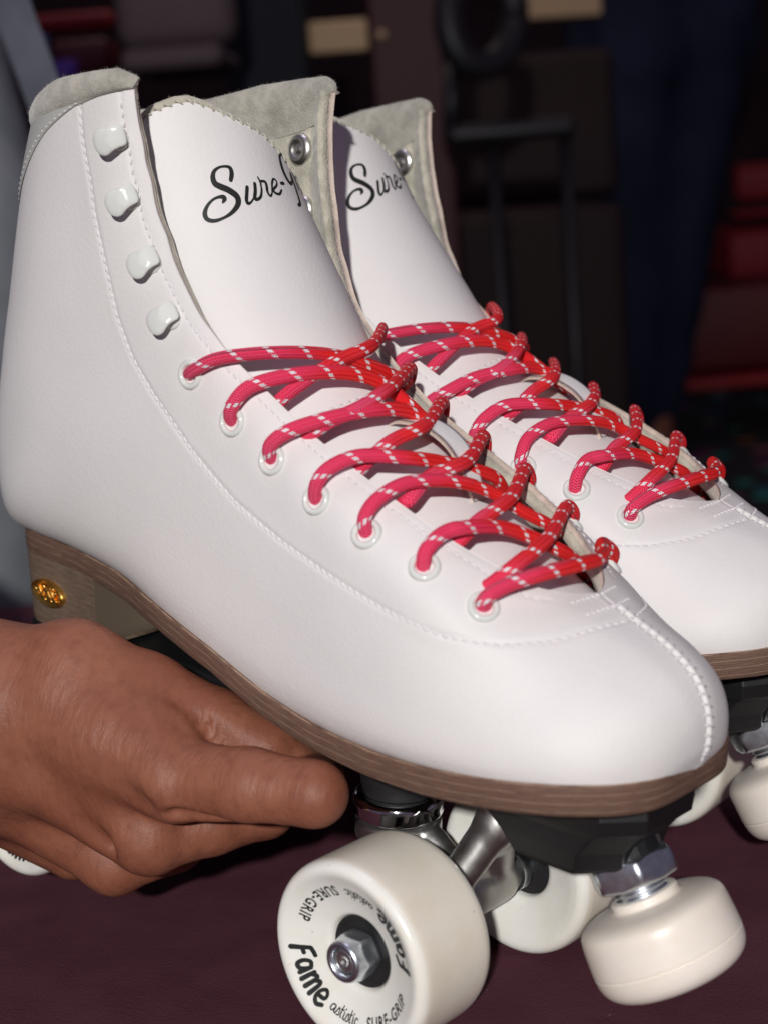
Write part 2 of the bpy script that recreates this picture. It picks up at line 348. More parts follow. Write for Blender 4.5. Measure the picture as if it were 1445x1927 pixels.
VE = ([5.60, 5.70, 5.78, 5.92, 6.1, 6.35, 6.64, 7.1, 7.54, 8.0, 8.43, 9, 9.5, 10.3, 10.95, 11.7, 12.6, 13.6, 15.2, 17.3, 19.5, 21.2, 22], [1.0, .955, .93, .90, .873, .852, .839, .815, .804, .799, .793, .789, .786, .783, .776, .764, .767, .781, .794, .780, .738, .705, .689])
_s = np.linspace(5.6, 22, 657); _v = np.interp(_s, *VE); _k = np.hanning(41); _k /= _k.sum(); _w = np.convolve(np.pad(_v, 20, mode='edge'), _k, 'valid'); _m = np.clip((_s - 6.3) / .6, 0, 1); _v = _v * (1 - _m) + _w * _m
def vedge(s, side=1):
    e = np.interp(s, _s, _v, left=1.0)
    return e - (np.interp(s, [6.4, 7.5, 9, 12.5, 14.5, 16], [0, .012, .032, .040, .02, 0]) if side < 0 else 0)
EYE = [(12.07, .686), (10.89, .692), (9.96, .699), (9.07, .699), (8.17, .709), (7.31, .726), (6.39, .739)]
HOOK = [(19.80, .680), (17.34, .730), (14.91, .750), (13.22, .724)]
DUP = [(22.0, .538), (20.627, .572), (18.647, .625), (16.38, .668), (14.624, .656), (13.443, .628), (12.549, .605), (11.399, .586), (10.345, .582), (9.388, .589), (8.493, .599), (7.536, .612), (6.642, .638), (5.875, .696), (5.364, .783), (5.077, .886), (4.885, .993)]
# ------------------------------------------------------------------ tongue surface: phi (deg, + near side), t = mm along the centre line from its foot
TC = np.array([(232, 47, 19), (222, 52, 22), (210, 59.5, 25), (194, 70, 28), (175, 83, 31), (157, 95.5, 33), (142, 109, 35), (131, 124, 37), (119.5, 141, 37), (110.5, 155, 36.5), (104, 168, 36), (99, 180, 36), (94.5, 192, 36)], float)
TP = spline(TC, step=.5); TLEN = .5 * (len(TP) - 1)
TT = np.gradient(TP[:, :2], axis=0); TT /= np.linalg.norm(TT, axis=1, keepdims=True)
def tong(phi, t, off=0.0):
    t = np.asarray(t, float); phi = np.radians(np.asarray(phi, float)); k = np.clip(t / .5, 0, len(TP) - 1.001); i = k.astype(int); f = (k - i)[..., None]
    c = TP[i] * (1 - f) + TP[i + 1] * f; d = TT[i] * (1 - f) + TT[i + 1] * f; r = c[..., 2]
    nx, nz = d[..., 1], -d[..., 0]; sg = np.where(nx < 0, -1, 1); nx, nz = nx * sg, nz * sg     # forward normal
    fl = np.interp(t, [0, 60, 110], [.55, .75, 1.0])
    dep = (r * np.cos(phi) - r) * fl + off * np.cos(phi); y = (r + off) * np.sin(phi)
    # towards the top the sheet bellies a little
    return np.stack([c[..., 0] + nx * dep, y, c[..., 1] + nz * dep], -1)
# lace runs of one boot: (s, v, mm above the surface)
LA=[
    [(12.1, 0.682, -1), (11.89, 0.714, 2.5), (11.62, 0.754, 3.5), (11.02, 0.826, 4), (10.57, 0.91, 3), (10.21, 0.994, 1.5), (10.09, -0.934, -1), (10.27, -0.818, -4)] ,  
    [(10.93, 0.69, -1), (10.93, 0.718, 2.5), (10.84, 0.762, 4), (10.48, 0.83, 4), (10.15, 0.914, 3), (9.88, 0.982, 1.5), (9.46, -0.994, 0.5), (9.13, -0.962, -1.5), (8.98, -0.918, -4)] ,  
    [(10.0, 0.698, -1), (10.0, 0.722, 2.5), (9.85, 0.758, 4), (9.58, 0.818, 4), (9.37, 0.89, 4), (9.25, 0.962, 3), (9.07, -0.998, 1), (8.77, -0.954, -0.5), (8.62, -0.87, -4)] ,  
    [(9.1, 0.698, -1), (9.1, 0.726, 2.5), (9.04, 0.758, 4), (8.86, 0.802, 4.5), (8.53, 0.862, 3.5), (8.35, 0.946, 1), (8.14, -0.958, -1), (8.05, -0.874, -4)] ,  
    [(8.2, 0.71, -1), (8.26, 0.73, 2.5), (8.26, 0.766, 4), (8.17, 0.822, 4.5), (7.93, 0.898, 4), (7.69, 0.974, 2), (7.36, -0.97, 0), (7.15, -0.898, -2), (7.12, -0.826, -4.5)] ,  
    [(7.33, 0.726, -1), (7.39, 0.746, 2.5), (7.39, 0.786, 4), (7.3, 0.822, 4.5), (7.15, 0.91, 2), (6.91, 0.978, 0), (6.64, -0.954, -1.5), (6.52, -0.878, -4.5)] ,  
]
LB=[
    [(10.69, -0.898, 3.5), (10.54, -0.99, 4), (10.39, 0.918, 4), (10.36, 0.858, 2), (10.42, 0.802, -0.5), (10.51, 0.774, -4)] ,  
    [(9.85, -0.922, 3.5), (9.67, 0.982, 4.5), (9.46, 0.874, 4.5), (9.58, 0.818, 2.5), (9.7, 0.782, -0.5), (9.85, 0.758, -4)] ,  
    [(9.01, -0.906, 3.5), (8.89, 0.966, 4.5), (8.83, 0.874, 3.5), (8.83, 0.826, 1.5), (8.86, 0.806, -1), (8.92, 0.782, -4)] ,  
    [(8.38, -0.894, 3.5), (8.2, 0.99, 3), (8.17, 0.882, 2), (8.08, 0.818, 0), (8.17, 0.806, -4)] ,  
    [(7.66, -0.878, 3.5), (7.45, 0.99, 4), (7.33, 0.878, 2.5), (7.3, 0.834, -0.5), (7.33, 0.81, -4)] ,  
    [(6.91, -0.878, 3.5), (6.67, 0.97, 4.5), (6.52, 0.846, 3.5), (6.55, 0.794, 0), (6.61, 0.774, -4)] ,  
]
BAR=[
    [(6.4, 0.742, -1), (6.43, 0.75, 2.5), (6.34, 0.79, 5), (6.16, 0.842, 7), (5.98, 0.938, 7), (6.01, -0.946, 5.5)] ,  
]
# ------------------------------------------------------------------ skate parts
S1 = [(-12.8, 170.2), (-11.8, 172.0), (-11.6, 173.8), (-12.9, 174.6), (-15.1, 174.7), (-17.1, 173.9), (-18.2, 172.2), (-18.2, 170.2), (-16.7, 168.8), (-14.9, 167.5), (-13.1, 165.5), (-12.8, 163.8), (-13.9, 162.0), (-16.6, 160.3), (-19.6, 159.5), (-22.5, 159.5), (-24.4, 160.5), (-24.7, 162.2), (-23.5, 164.0), (-21.2, 165.5), (-18.9, 166.0), (-17.1, 165.6), (-17.2, 164.8), (-18.1, 164.0)]
S1W = [1.3, 1.5, 1.3, .9, .8, 1.1, 1.6, 1.9, 2.0, 2.1, 2.1, 1.9, 1.6, 1.2, .9, 1.2, 1.4, 1.5, 1.1, .8, .9, 1.5, 1.4, .5]
INK = [(S1, S1W), ([(-8.1, 167.2), (-9.1, 165.2), (-10.1, 163.2), (-10.1, 162.0), (-8.8, 162.3), (-7.3, 163.4)], [1.2, 1.2, 1.2, 1.1, .7, .6]),
    ([(-4.8, 168.0), (-5.6, 165.8), (-6.9, 163.4), (-6.4, 162.8), (-4.6, 163.5), (-3.2, 165.5), (-2.7, 167.0), (-2.4, 168.5), (-2.7, 170.0)], [1.2, 1.2, 1.2, 1.1, .9, .8, .7, .8, .6]),
    ([(-2.3, 168.6), (-1.2, 168.6), (-.3, 168.2), (-.4, 166.8), (-1.0, 165.0), (-.5, 163.5), (.8, 164.5)], [.8, .9, 1.1, 1.1, 1.0, .8, .6]),
    ([(.8, 164.5), (1.8, 166.5), (2.8, 168.2), (4.1, 169.4), (5.1, 168.6), (4.4, 167.2), (2.0, 165.7), (2.2, 164.6), (4.0, 164.2), (6.1, 165.7)], [.6, .7, .9, .7, .8, .8, .9, 1.0, .9, .7]),
    ([(7.2, 168.0), (8.8, 168.2)], [1.1, 1.1]),
    ([(16.5, 176.5), (14.5, 178.6), (12.4, 177.0), (11.6, 172.5), (13.0, 169.0), (15.5, 169.5), (17.0, 172.5), (16.8, 168.0), (15.0, 162.5), (12.5, 161.0)], [1.4, .9, 1.4, 1.9, 1.6, 1.0, 1.4, 1.6, 1.4, 1.0]),
    ([(19.5, 173.0), (20.2, 170.6), (19.6, 167.6), (20.4, 171.0), (22.6, 172.6)], [1.1, 1.1, 1.1, .8, 1.0]), ([(24.6, 173.2), (24.2, 170.0), (25.4, 168.8)], [1.1, 1.1, .7]), ([(25.0, 176.0), (25.3, 176.2)], [1.2, 1.2]),
    ([(28.0, 173.8), (27.2, 165.0), (26.8, 162.8)], [1.1, 1.2, 1.0]), ([(27.8, 172.5), (30.0, 174.2), (31.6, 172.0), (30.6, 169.6), (28.0, 169.6)], [.9, 1.1, 1.1, 1.0, .8])]
def ribbon(mb, pts, wid, fmap, nw=4, step=.18, wk=1.0):
    """brush stroke in a flat 2-D space, wrapped on a surface by fmap(x, y) -> xyz"""
    pw = np.c_[np.array(pts, float), np.array(wid, float) * 5]; q = cr(pw, np.linspace(0, len(pw) - 1, 14 * len(pw))); q = q[np.r_[True, np.linalg.norm(np.diff(q[:, :2], axis=0), axis=1) > 1e-6]]
    q = resample(q, step=step * 1.5); c = q[:, :2]; w_ = np.maximum(q[:, 2] / 5 * wk, .15) / 2
    t = np.gradient(c, axis=0); t /= np.linalg.norm(t, axis=1, keepdims=True) + 1e-9; n = np.stack([-t[:, 1], t[:, 0]], 1)
    ext0 = [c[0] - t[0] * w_[0] * f for f in (.95, .6)]; ext1 = [c[-1] + t[-1] * w_[-1] * f for f in (.6, .95)]
    c = np.concatenate([ext0, c, ext1]); n = np.concatenate([[n[0]] * 2, n, [n[-1]] * 2]); w_ = np.concatenate([[w_[0] * .3, w_[0] * .8], w_, [w_[-1] * .8, w_[-1] * .3]])
    g = c[:, None] + n[:, None] * (np.linspace(-1, 1, nw)[None, :, None] * w_[:, None, None]); P = fmap(g[..., 0], g[..., 1]); mb.add(P, gridf(len(c), nw))
def solez(x):
    return np.interp(x, [-12, 10, 45, 68, 100, 129, 151, 172, 194, 214, 231, 246, 257, 272], [35, 35, 34, 32.5, 28.6, 21.8, 13.6, 9.2, 8.0, 8.9, 10.6, 12.0, 12.8, 13.0])
def sole_outline():
    """where the upper meets the sole, near and far side, x -> y"""
    out = []
    for side in (1, -1):
        L = []
        for s in np.linspace(.15, 17.2, 190):
            vv = np.linspace(.0, .55, 240) * side; P = pt(np.full(240, s), vv); d = P[:, 2] - solez(P[:, 0]); k = np.argmax(d > 0)
            if d[k] > 0 and k > 0: L.append(P[k])
        out.append(np.array(L))
    n, f = out; loop = np.concatenate([n[:, :2], f[::-1, :2]])
    return loop
def closed_smooth(L, n, it=6):
    L = np.concatenate([L, L[:1]]); q = resample(L, n + 1)[:-1]
    for _ in range(it): q = .5 * q + .25 * (np.roll(q, 1, 0) + np.roll(q, -1, 0))
    return q
def thread(mb, P, Nn, pitch=2.7, length=2.2, r=.36, slant=12):
    """lock stitches along polyline P with normals Nn"""
    d = np.r_[0, np.cumsum(np.linalg.norm(np.diff(P, axis=0), axis=1))]; k = int(d[-1] // pitch)
    for i in range(k):
        a = i * pitch + .2; ps = np.linspace(a, a + length, 5); c = np.stack([np.interp(ps, d, P[:, q]) for q in range(3)], 1); nn = np.stack([np.interp(ps, d, Nn[:, q]) for q in range(3)], 1)
        t = c[-1] - c[0]; t /= np.linalg.norm(t) + 1e-9; b = np.cross(nn[2], t)
        c = c + b[None] * (np.linspace(-1, 1, 5)[:, None] * math.tan(math.radians(slant)) * length / 2) + nn * (np.array([-.45, .05, .16, .05, -.45])[:, None] + rng.uniform(-.04, .04))
        tube(mb, c, np.array([.5, .95, 1, .95, .5]) * r, 6)
def uv_tube(mb, P, rx, ry, u0): tube(mb, P, rx, 18, ry, True, 0, u0)

VB = 260
def build_upper(root, sk):
    # leather shell: outer and inner sheet joined round the opening
    s = np.r_[np.linspace(0, 5.5, 130), np.linspace(5.53, 6.4, 34), np.linspace(6.45, 22, 250)]; m = 2 * VB + 1
    ve = vedge(s); vx = np.linspace(-1, 1, m)[None]; V = np.where(vx > 0, vx * ve[:, None], vx * vedge(s, -1)[:, None]); S = np.broadcast_to(s[:, None], V.shape)
    P = pt(S, V, .0); N = nrm(S, V)
    # grooves along the stitch lines, the toe seam and dimples round the hardware
    lines = [resample(pt(*np.array([(a, sg * b) for a, b in DUP]).T), step=1.0) for sg in (1, -1)]
    seam = pt(np.linspace(.3, 5.55, 60), np.full(60, 1.0)); disp = np.zeros(V.shape)
    flat = P.reshape(-1, 3)
    from mathutils.kdtree import KDTree
    def groove(L, depth, w_):
        kd = KDTree(len(L)); [kd.insert(p, i) for i, p in enumerate(L)]; kd.balance()
        lo, hi = L.min(0) - 4, L.max(0) + 4; idx = np.where(((flat > lo) & (flat < hi)).all(1))[0]; dd = disp.reshape(-1)
        for i in idx:
            d = kd.find(flat[i])[2]
            if d < 4 * w_: dd[i] -= depth * math.exp(-(d / w_) ** 2)
    for L in lines: groove(L, .42, .8)
    es = np.linspace(5.9, 21.8, 160)
    for sg in (1, -1): groove(pt(es, sg * (vedge(es, sg) - edge_in(es))), .3, .7)
    groove(resample(seam, step=.8), .55, .6)
    # the piece above the dup line is a second, lower-lying layer; vamp bulges a hair
    P = P + N * disp[..., None]; 
    for (a, b) in EYE + HOOK:
        for sg in (1, -1):
            c = pt(a, sg * b); d = np.linalg.norm(P - c, axis=-1); P -= N * (.5 * np.exp(-(d / 5.5) ** 2))[..., None]
    Q = P - N * 1.9; mb = MB(); n = len(s)
    mb.add(P, gridf(n, m)); mb.add(Q, gridf(n, m, flip=True))
    rim = []
    k0 = 0
    for i in range(n - 1):
        for j, fl in ((0, 1), (m - 1, 0)):
            a, b = i * m + j, (i + 1) * m + j; q = (a, b, b + n * m, a + n * m); rim.append(q[::-1] if fl else q)
    for j in range(m - 1):
        a, b = (n - 1) * m + j, (n - 1) * m + j + 1; rim.append((a, b, b + n * m, a + n * m))
    mb.F += rim; mb.M += [1] * len(rim)
    up = mb.build('upper', [M_LEA, M_EDGE], root)
    # flip check is done by the renderer-independent normal recalculation
    # lining
    s = np.linspace(5.7, 22, 230); m = 260; ve = vedge(s) - .002; vx = np.linspace(-1, 1, m)[None]; V = np.where(vx > 0, vx * ve[:, None], vx * (vedge(s, -1) - .002)[:, None]); S = np.broadcast_to(s[:, None], V.shape)
    N = nrm(S, V); d_e = 1 - np.abs(vx) + 0 * V; d_t = (22 - S) / 22
    welt = .9 * np.exp(-((d_e - .085) / .016) ** 2) + .7 * np.exp(-((S - 20.6) / .22) ** 2) * (d_e > .06)
    ro = pt(S, V, -1.95); ri = pt(S, V, 0) - N * (4.1 + .9 * np.exp(-(d_e / .03) ** 2) - welt * -.0 - welt + .12 * np.sin(S * 9 + V * 31) * np.sin(V * 47))[..., None]
    mb = MB(); n = len(s); mb.add(ro, gridf(n, m)); mb.add(ri, gridf(n, m, flip=True)); rim = []
    for i in range(n - 1):
        for j in (0, m - 1): a, b = i * m + j, (i + 1) * m + j; rim.append((a, b, b + n * m, a + n * m))
    for j in range(m - 1): a, b = (n - 1) * m + j, (n - 1) * m + j + 1; rim.append((a, b, b + n * m, a + n * m))
    mb.F += rim; mb.M += [0] * len(rim); mb.build('lining', M_SUE, root)
    # padded suede collar rolled over the top edge, deeper at the back
    mb = MB(); vs = np.linspace(-.690, .690, 150); rows = []
    top = pt(22.0, vs); tn = nrm(22.0, vs); up_ = pt(22.0, vs) - pt(21.6, vs); up_ /= np.linalg.norm(up_, axis=1, keepdims=True)
    depth = np.interp(np.abs(vs), [0, .3, .545, .60, .69], [2.2, 2.0, 1.6, .8, .8]); hgt = np.interp(np.abs(vs), [0, .25, .42, .55, .66], [7, 8.5, 10, 8.6, 6.8]) * np.clip((.70 - np.abs(vs)) / .075, .12, 1) ** .5
    for f in np.linspace(0, 1, 7): rows.append(top - up_ * (depth * (1 - f))[:, None] + tn * (.35 + .5 * np.sin(f * 3.14) * 0 + f * 1.1 - .25 * (f == 0)))
    for a in np.linspace(.2, math.pi - .1, 11): rows.append(top - tn * 1.6 + tn * (3.7 * math.cos(a) * np.clip((.70 - np.abs(vs)) / .06, .25, 1) ** .5)[:, None] + up_ * (math.sin(a) ** .8 * hgt)[:, None])
    for f in np.linspace(.1, 1, 6): rows.append(top - tn * (5.0 - .9 * f) - up_ * (f * 12))
    A = np.array(rows).transpose(1, 0, 2); mb.add(A, gridf(*A.shape[:2], flip=True))
    mb.F += [tuple(range(A.shape[1])), tuple(range((A.shape[0] - 1) * A.shape[1], A.shape[0] * A.shape[1]))]; mb.M += [0, 0]
    # nap: short fibres standing off the roll
    fib = MB()
    B_ = A[:, 6:22]; cen = (top - tn * 2.2)[:, None]
    for _ in range(5200):
        i = rng.integers(0, B_.shape[0] - 1); j = rng.integers(0, B_.shape[1] - 1); a, b = rng.random(2)
        p = B_[i, j] * (1 - a) * (1 - b) + B_[i + 1, j] * a * (1 - b) + B_[i, j + 1] * (1 - a) * b + B_[i + 1, j + 1] * a * b; d = p - cen[i, 0]; d /= np.linalg.norm(d); d = d + rng.normal(0, .45, 3); l = rng.uniform(.25, .75)
        sd = np.cross(d, rng.normal(0, 1, 3)); sd *= .055 / (np.linalg.norm(sd) + 1e-9); fib.add([p - d * .1 - sd, p - d * .1 + sd, p + d * l], [(0, 1, 2)])
    mb.add(np.concatenate(fib.V), [f for f in fib.F]); mb.build('collar', M_COL, root)
    # smooth grey patch round the back, below the collar
    vs = np.linspace(-.53, .53, 120); dp = np.interp(np.abs(vs), [0, .2, .3, .42, .545], [15, 13, 9.5, 4.6, .8]) / 8.2; mb = MB()
    for o1, fl in ((.75, 1), (.1, 0)):
        P = np.array([pt(22 - dp * f, vs, o1 * (1 if f < .97 else .4)) for f in np.linspace(0, 1, 14)]).transpose(1, 0, 2); mb.add(P, gridf(120, 14, flip=bool(fl)))
    mb.build('back_patch', M_PATCH, root)
    # stitching
    mb = MB()
    for sg in (1, -1):
        L = np.array([(a, sg * b) for a, b in DUP]); q = resample(cr(L, np.linspace(0, len(L) - 1, 300)), 300); P = pt(q[:, 0], q[:, 1], -.30); N = nrm(q[:, 0], q[:, 1]); thread(mb, P, N)
        es = np.linspace(5.95, 21.9, 300); vv = sg * (vedge(es, sg) - edge_in(es)); thread(mb, pt(es, vv, -.2), nrm(es, vv))
        # collar patch seam at the back
        vv = np.linspace(.2, .545, 60); ss = 22 - np.interp(vv, [0, .2, .3, .42, .545], [14, 12, 8.5, 3.8, .6]) / 8.2; thread(mb, pt(ss, sg * vv, .62), nrm(ss, sg * vv), 3.0, 2.3, .24, 4)
        # bar tack at the foot of the throat
        for off in (0, .30):
            vv = np.linspace(.90, 1.0, 12); ss = 5.56 - off + (1 - vv) * .9; thread(mb, pt(ss, sg * vv, .05), nrm(ss, sg * vv), 1.9, 1.7, .34, 20)
    for k in range(9):
        c = pt(5.42 + (k % 2) * .12, -.07 + 1 - .0 if False else 1.0, .1)
    # lashed toe seam
    ss = np.linspace(5.25, .55, 60); P = resample(pt(ss, np.ones(60)), step=2.75); d = np.gradient(P, axis=0); d /= np.linalg.norm(d, axis=1, keepdims=True); up2 = np.cross(d, [0, 1.0, 0]); up2 *= np.sign(up2[:, 2:3].sum() + .001) * np.where(up2[:, :1] + up2[:, 2:3] > 0, 1, 1)
    nn = np.stack([-d[:, 2], 0 * d[:, 0], d[:, 0]], 1); nn *= np.where((nn[:, :1] + nn[:, 2:3]) < 0, -1, 1)
    for i in range(len(P)):
        a = P[i] + nn[i] * -.25 + [0, .9, 0]; b = P[i] + nn[i] * .25 + [0, -1.6, 0] + d[i] * .9; e = P[i] + nn[i] * -.45 + [0, -3.5, 0] + d[i] * 1.7
        tube(mb, spline([a, P[i] + nn[i] * .3, b, e], 8), .34, 6)
    ridge = np.concatenate([P[:1], P]); tube(mb, spline(P + nn * -.15 + [0, -1.2, 0], step=1.0), .7, 8, mi=1)
    mb.build('stitching', [M_THR, M_LEA], root)
def edge_in(s): return np.interp(s, [5.9, 7, 10, 14, 22], [.045, .022, .021, .022, .030])
def build_sole(root):
    L = closed_smooth(sole_outline(), 320, 10); c = np.array([L[:, 0].mean(), 0]); t = np.gradient(np.concatenate([L[-2:], L, L[:2]]), axis=0)[2:-2]; t /= np.linalg.norm(t, axis=1, keepdims=True); nn = np.stack([t[:, 1], -t[:, 0]], 1)
    if (nn * (L - c)).sum() < 0: nn = -nn
    arc = np.r_[0, np.cumsum(np.linalg.norm(np.diff(L, axis=0), axis=1))]; zt = solez(L[:, 0]); th = np.interp(L[:, 0], [-10, 60, 130, 200, 270], [8.5, 8, 7.6, 8.0, 9.0])
    rows, uvs = [], []
    for f, o in ((-.02, -4), (0, .25), (.03, .9), (.1, 1.15), (.3, 1.2), (.5, 1.25), (.7, 1.15), (.9, .95), (.97, .6), (1.0, -.1), (1.0, -12)):
        rows.append(np.c_[L + nn * o, zt - th * f]); uvs.append(np.c_[arc, -th * f])
    A = np.array(rows).transpose(1, 0, 2); U = np.array(uvs).transpose(1, 0, 2); mb = MB(); k = A.shape[1]
    A = np.concatenate([A, A[:1]]); U = np.concatenate([U, U[-1:] + [.8, 0]]); n = len(A); mb.add(A, gridf(n, k), 0, U)
    # bottom and top closing strips (near to far across)
    for r_, fl in ((k - 1, 0), (0, 1)):
        ids = [i * k + r_ for i in range(n - 1)]; h = len(ids) // 2
        for i in range(h - 1): f = (ids[i], ids[i + 1], ids[-i - 2], ids[-i - 1]); mb.F.append(f[::-1] if fl else f); mb.M.append(0)
    mb.build('sole', M_SOLE, root)
    # heel block
    H = L[L[:, 0] < 57.5]; gp = np.linalg.norm(np.diff(H, axis=0), axis=1); i0 = int(np.argmax(gp)); H = np.concatenate([H[i0 + 1:], H[:i0 + 1]]) if gp[i0] > 15 else H; H = resample(H, 90)
    cen = np.array([30, 0]); mb = MB(); rows, uvs = [], []; arc = np.r_[0, np.cumsum(np.linalg.norm(np.diff(H, axis=0), axis=1))]; z1 = solez(H[:, 0]) - 7.6
    for f in (0, .15, .35, .6, .85, .96, 1.0):
        k_ = 1.03 - .045 * f - (.02 if f == 1 else 0); P = cen + (H - cen) * [k_, k_]; P[:, 0] = np.where(H[:, 0] > 57.4, 57.5 - 1.0 * f, np.minimum(P[:, 0] , 57.5)); rows.append(np.c_[P - 0, z1 * (1 - f) + 1.0 * f]); uvs.append(np.c_[arc, z1 * (1 - f) + 1 * f])
    A = np.array(rows).transpose(1, 0, 2); U = np.array(uvs).transpose(1, 0, 2); n, k = A.shape[:2]; mb.add(A, gridf(n, k), 0, U)
    ids = [i * k + k - 1 for i in range(n)]
    for i in range(n // 2 - 1): mb.F.append((ids[i], ids[i + 1], ids[-i - 2], ids[-i - 1])); mb.M.append(0)
    a, b = A[0], A[-1]; C_ = np.array([a * (1 - t) + b * t - np.array([3.0 * math.sin(math.pi * t), 0, 0]) for t in np.linspace(0, 1, 14)]); mb.add(C_, gridf(14, k), 1)
    h = mb.build('heel', [M_HEEL, M_BREAST], root)
    # gold medallion set in the heel
    mb = MB(); i = 14 if A[14, 0, 1] > 0 else n - 15; cands = [(abs(A[q, 0, 0] - 27) , q) for q in range(n) if A[q, 3, 1] > 0]; i = min(cands)[1]; P0 = A[i, 3] * .55 + A[i, 2] * .45 + [0, 0, 0]; tx = A[i + 1, 3] - A[i - 1, 3]; tx /= np.linalg.norm(tx); tx *= np.sign(tx[0]); tz = A[i, 1] - A[i, 4]; tz /= np.linalg.norm(tz); ny = np.cross(tz, tx); ny *= np.sign(ny[1])
    def em(x, y, z): return P0 + tx * x * 1.18 + tz * y * 1.18 + ny * (z + .3)
    th = np.linspace(0, 2 * np.pi, 56, endpoint=False); rows = [[em(R * 8.0 * math.cos(a) * (1 + .06 * math.cos(2 * a)), R * 4.0 * math.sin(a), z) for a in th] for R, z in ((1.03, -.8), (1.03, .7), (1.0, 1.1), (.94, 1.15), (.89, .55), (.5, .4), (.02, .4))]
    mb.add(rows, gridf(7, 56, True))
    for (x, y, r_) in [(-4.6, .8, .9), (-3.0, -.6, 1.1), (-2.2, 1.5, .8), (-.8, .6, 1.2), (.2, -1.2, 1.0), (1.2, 1.4, .8), (2.2, .2, 1.2), (3.4, -1.2, .8), (4.4, .8, .9), (-6.6, 0, .7), (6.6, 0, .7), (1.6, -2.2, .6), (-1.6, -2.3, .6), (3.2, 1.8, .6)]:
        a = np.linspace(0, 2 * np.pi, 10, endpoint=False); mb.add([[em(x + r_ * R * math.cos(q), y + r_ * .8 * R * math.sin(q), z) for q in a] for R, z in ((1, .2), (.85, .6), (.4, .85), (.05, .9))], gridf(4, 10, True))
    for ph in (0, 2.1): tube(mb, [em(5.2 * t, 1.5 * math.sin(t * 5 + ph), .75) for t in np.linspace(-1, 1, 26)], .38, 7)
    mb.build('medallion', M_GOLD, h)
def build_tongue(root, sk):
    def ttop(phi): return (4.0 if sk == 2 else 0.0) + np.interp(phi, [-80, -45, -30, -18, -8, 12, 19, 27, 34, 47, 60, 80], [150, 167, 174.5, 180, 184.5, 190.5, 193.2, 195.6, 196, 195, 191, 180])
    ph = np.linspace(-78, 78, 90); f = np.linspace(0, 1, 160); PH, Fq = np.meshgrid(ph, f); T = 2 + (ttop(PH) - 2) * Fq
    ripple = 0
    out = tong(PH, T, .0); inn = tong(PH, T, -3.4); mb = MB(); n, m = PH.shape
    mb.add(out, gridf(n, m)); mb.build('tongue', M_LEA, root); t_ob = root.children[-1] if False else None
    tongue = bpy.data.objects[-1] if False else COL.objects[-1]
    lb = MB(); o2 = tong(PH, T + 2.4 * Fq ** 12, -.9); i2 = tong(PH, T + 2.4 * Fq ** 12, -4.6); lb.add(o2, gridf(n, m)); lb.add(i2, gridf(n, m, flip=True)); r_ = []
    for j in range(m - 1): r_.append(((n - 1) * m + j, (n - 1) * m + j + 1, (2 * n - 1) * m + j + 1, (2 * n - 1) * m + j))
    for i in range(n - 1):
        for j in (0, m - 1): r_.append((i * m + j, (i + 1) * m + j, (n + i + 1) * m + j, (n + i) * m + j))
    lb.F += r_; lb.M += [0] * len(r_)
    for _ in range(1500):
        p0 = rng.uniform(-60, 75); tt = ttop(p0) + 2.3; p = tong(p0, tt, -rng.uniform(.9, 4.5)); d = tong(p0, tt + 4, 0) - tong(p0, tt, 0); d = d / np.linalg.norm(d) + rng.normal(0, .5, 3); sd = np.cross(d, rng.normal(0, 1, 3)); sd *= .055 / np.linalg.norm(sd); lb.add([p - sd, p + sd, p + d * rng.uniform(.25, .7)], [(0, 1, 2)])
    lb.build('tongue_lining', M_SUE, tongue)
    mb = MB()
    for pts_, wd in INK: ribbon(mb, pts_, wd, lambda x, y: tong(-np.degrees((x + (4.0 if sk == 2 else 0)) / 38.0), y + (4.8 if sk == 2 else 0), .14), wk=1.0)
    mb.build('lettering', M_INK, tongue)
    mb = MB()   # overstitched border of the tongue head and the cross seam above the laces
    p_ = np.linspace(-30, 78, 100); tt = ttop(p_) + .2; thread(mb, tong(p_, tt, .1), tong(p_, tt, 1) - tong(p_, tt, 0), 3.4, 2.4, .42, 35); mb.build('border_stitching', M_SUE, tongue); mb = MB()
    p_ = np.linspace(-75, 75, 60); tt = 92 + .0 * p_ + (p_ / 40) ** 2; thread(mb, tong(p_, tt, .1), tong(p_, tt, 1) - tong(p_, tt, 0), 2.8, 2.2)
    mb.build('cross_stitching', M_THR, tongue)
    # lace keeper: leather strap standing off the tongue
    mb = MB(); cl = np.array([(5, 80, .8), (4, 77, 4.6), (2, 70, 8.4), (0, 62, 9.0), (-1, 55, 7.0), (-1, 49, 3.6), (-1, 46, 1.4), (-1, 45, .9)]); cl = spline(cl, 60); wv = np.linspace(-1, 1, 8)
    hw = np.interp(np.linspace(0, 1, 60), [0, .1, .8, 1], [2.8, 3.3, 3.3, 3.0]); P = []; Q = []
    for i, (a, t_, o_) in enumerate(cl): P.append(tong(a + wv * hw[i] * 1.8, np.full(8, t_), o_ + 0 * wv)); Q.append(tong(a + wv * hw[i] * 1.8, np.full(8, t_), o_ - 1.5 + 0 * wv))
    P = np.array(P); Q = np.array(Q); mb.add(P, gridf(60, 8)); mb.add(Q, gridf(60, 8, flip=True)); n, m = 60, 8; r_ = []
    for i in range(n - 1):
        for j in (0, m - 1): r_.append((i * m + j, (i + 1) * m + j, (n + i + 1) * m + j, (n + i) * m + j))
    mb.F += r_; mb.M += [1] * len(r_); mb.build('lace_keeper', [M_LEA, M_EDGE], tongue)
def local_frame(s, v):
    P = pt(s, v); N = nrm(s, v); tv = pt(s, v + .01 * np.sign(v)) - pt(s, v - .01 * np.sign(v)); tv -= N * (tv @ N); tv /= np.linalg.norm(tv); ts = np.cross(N, tv); return P, N, tv, ts
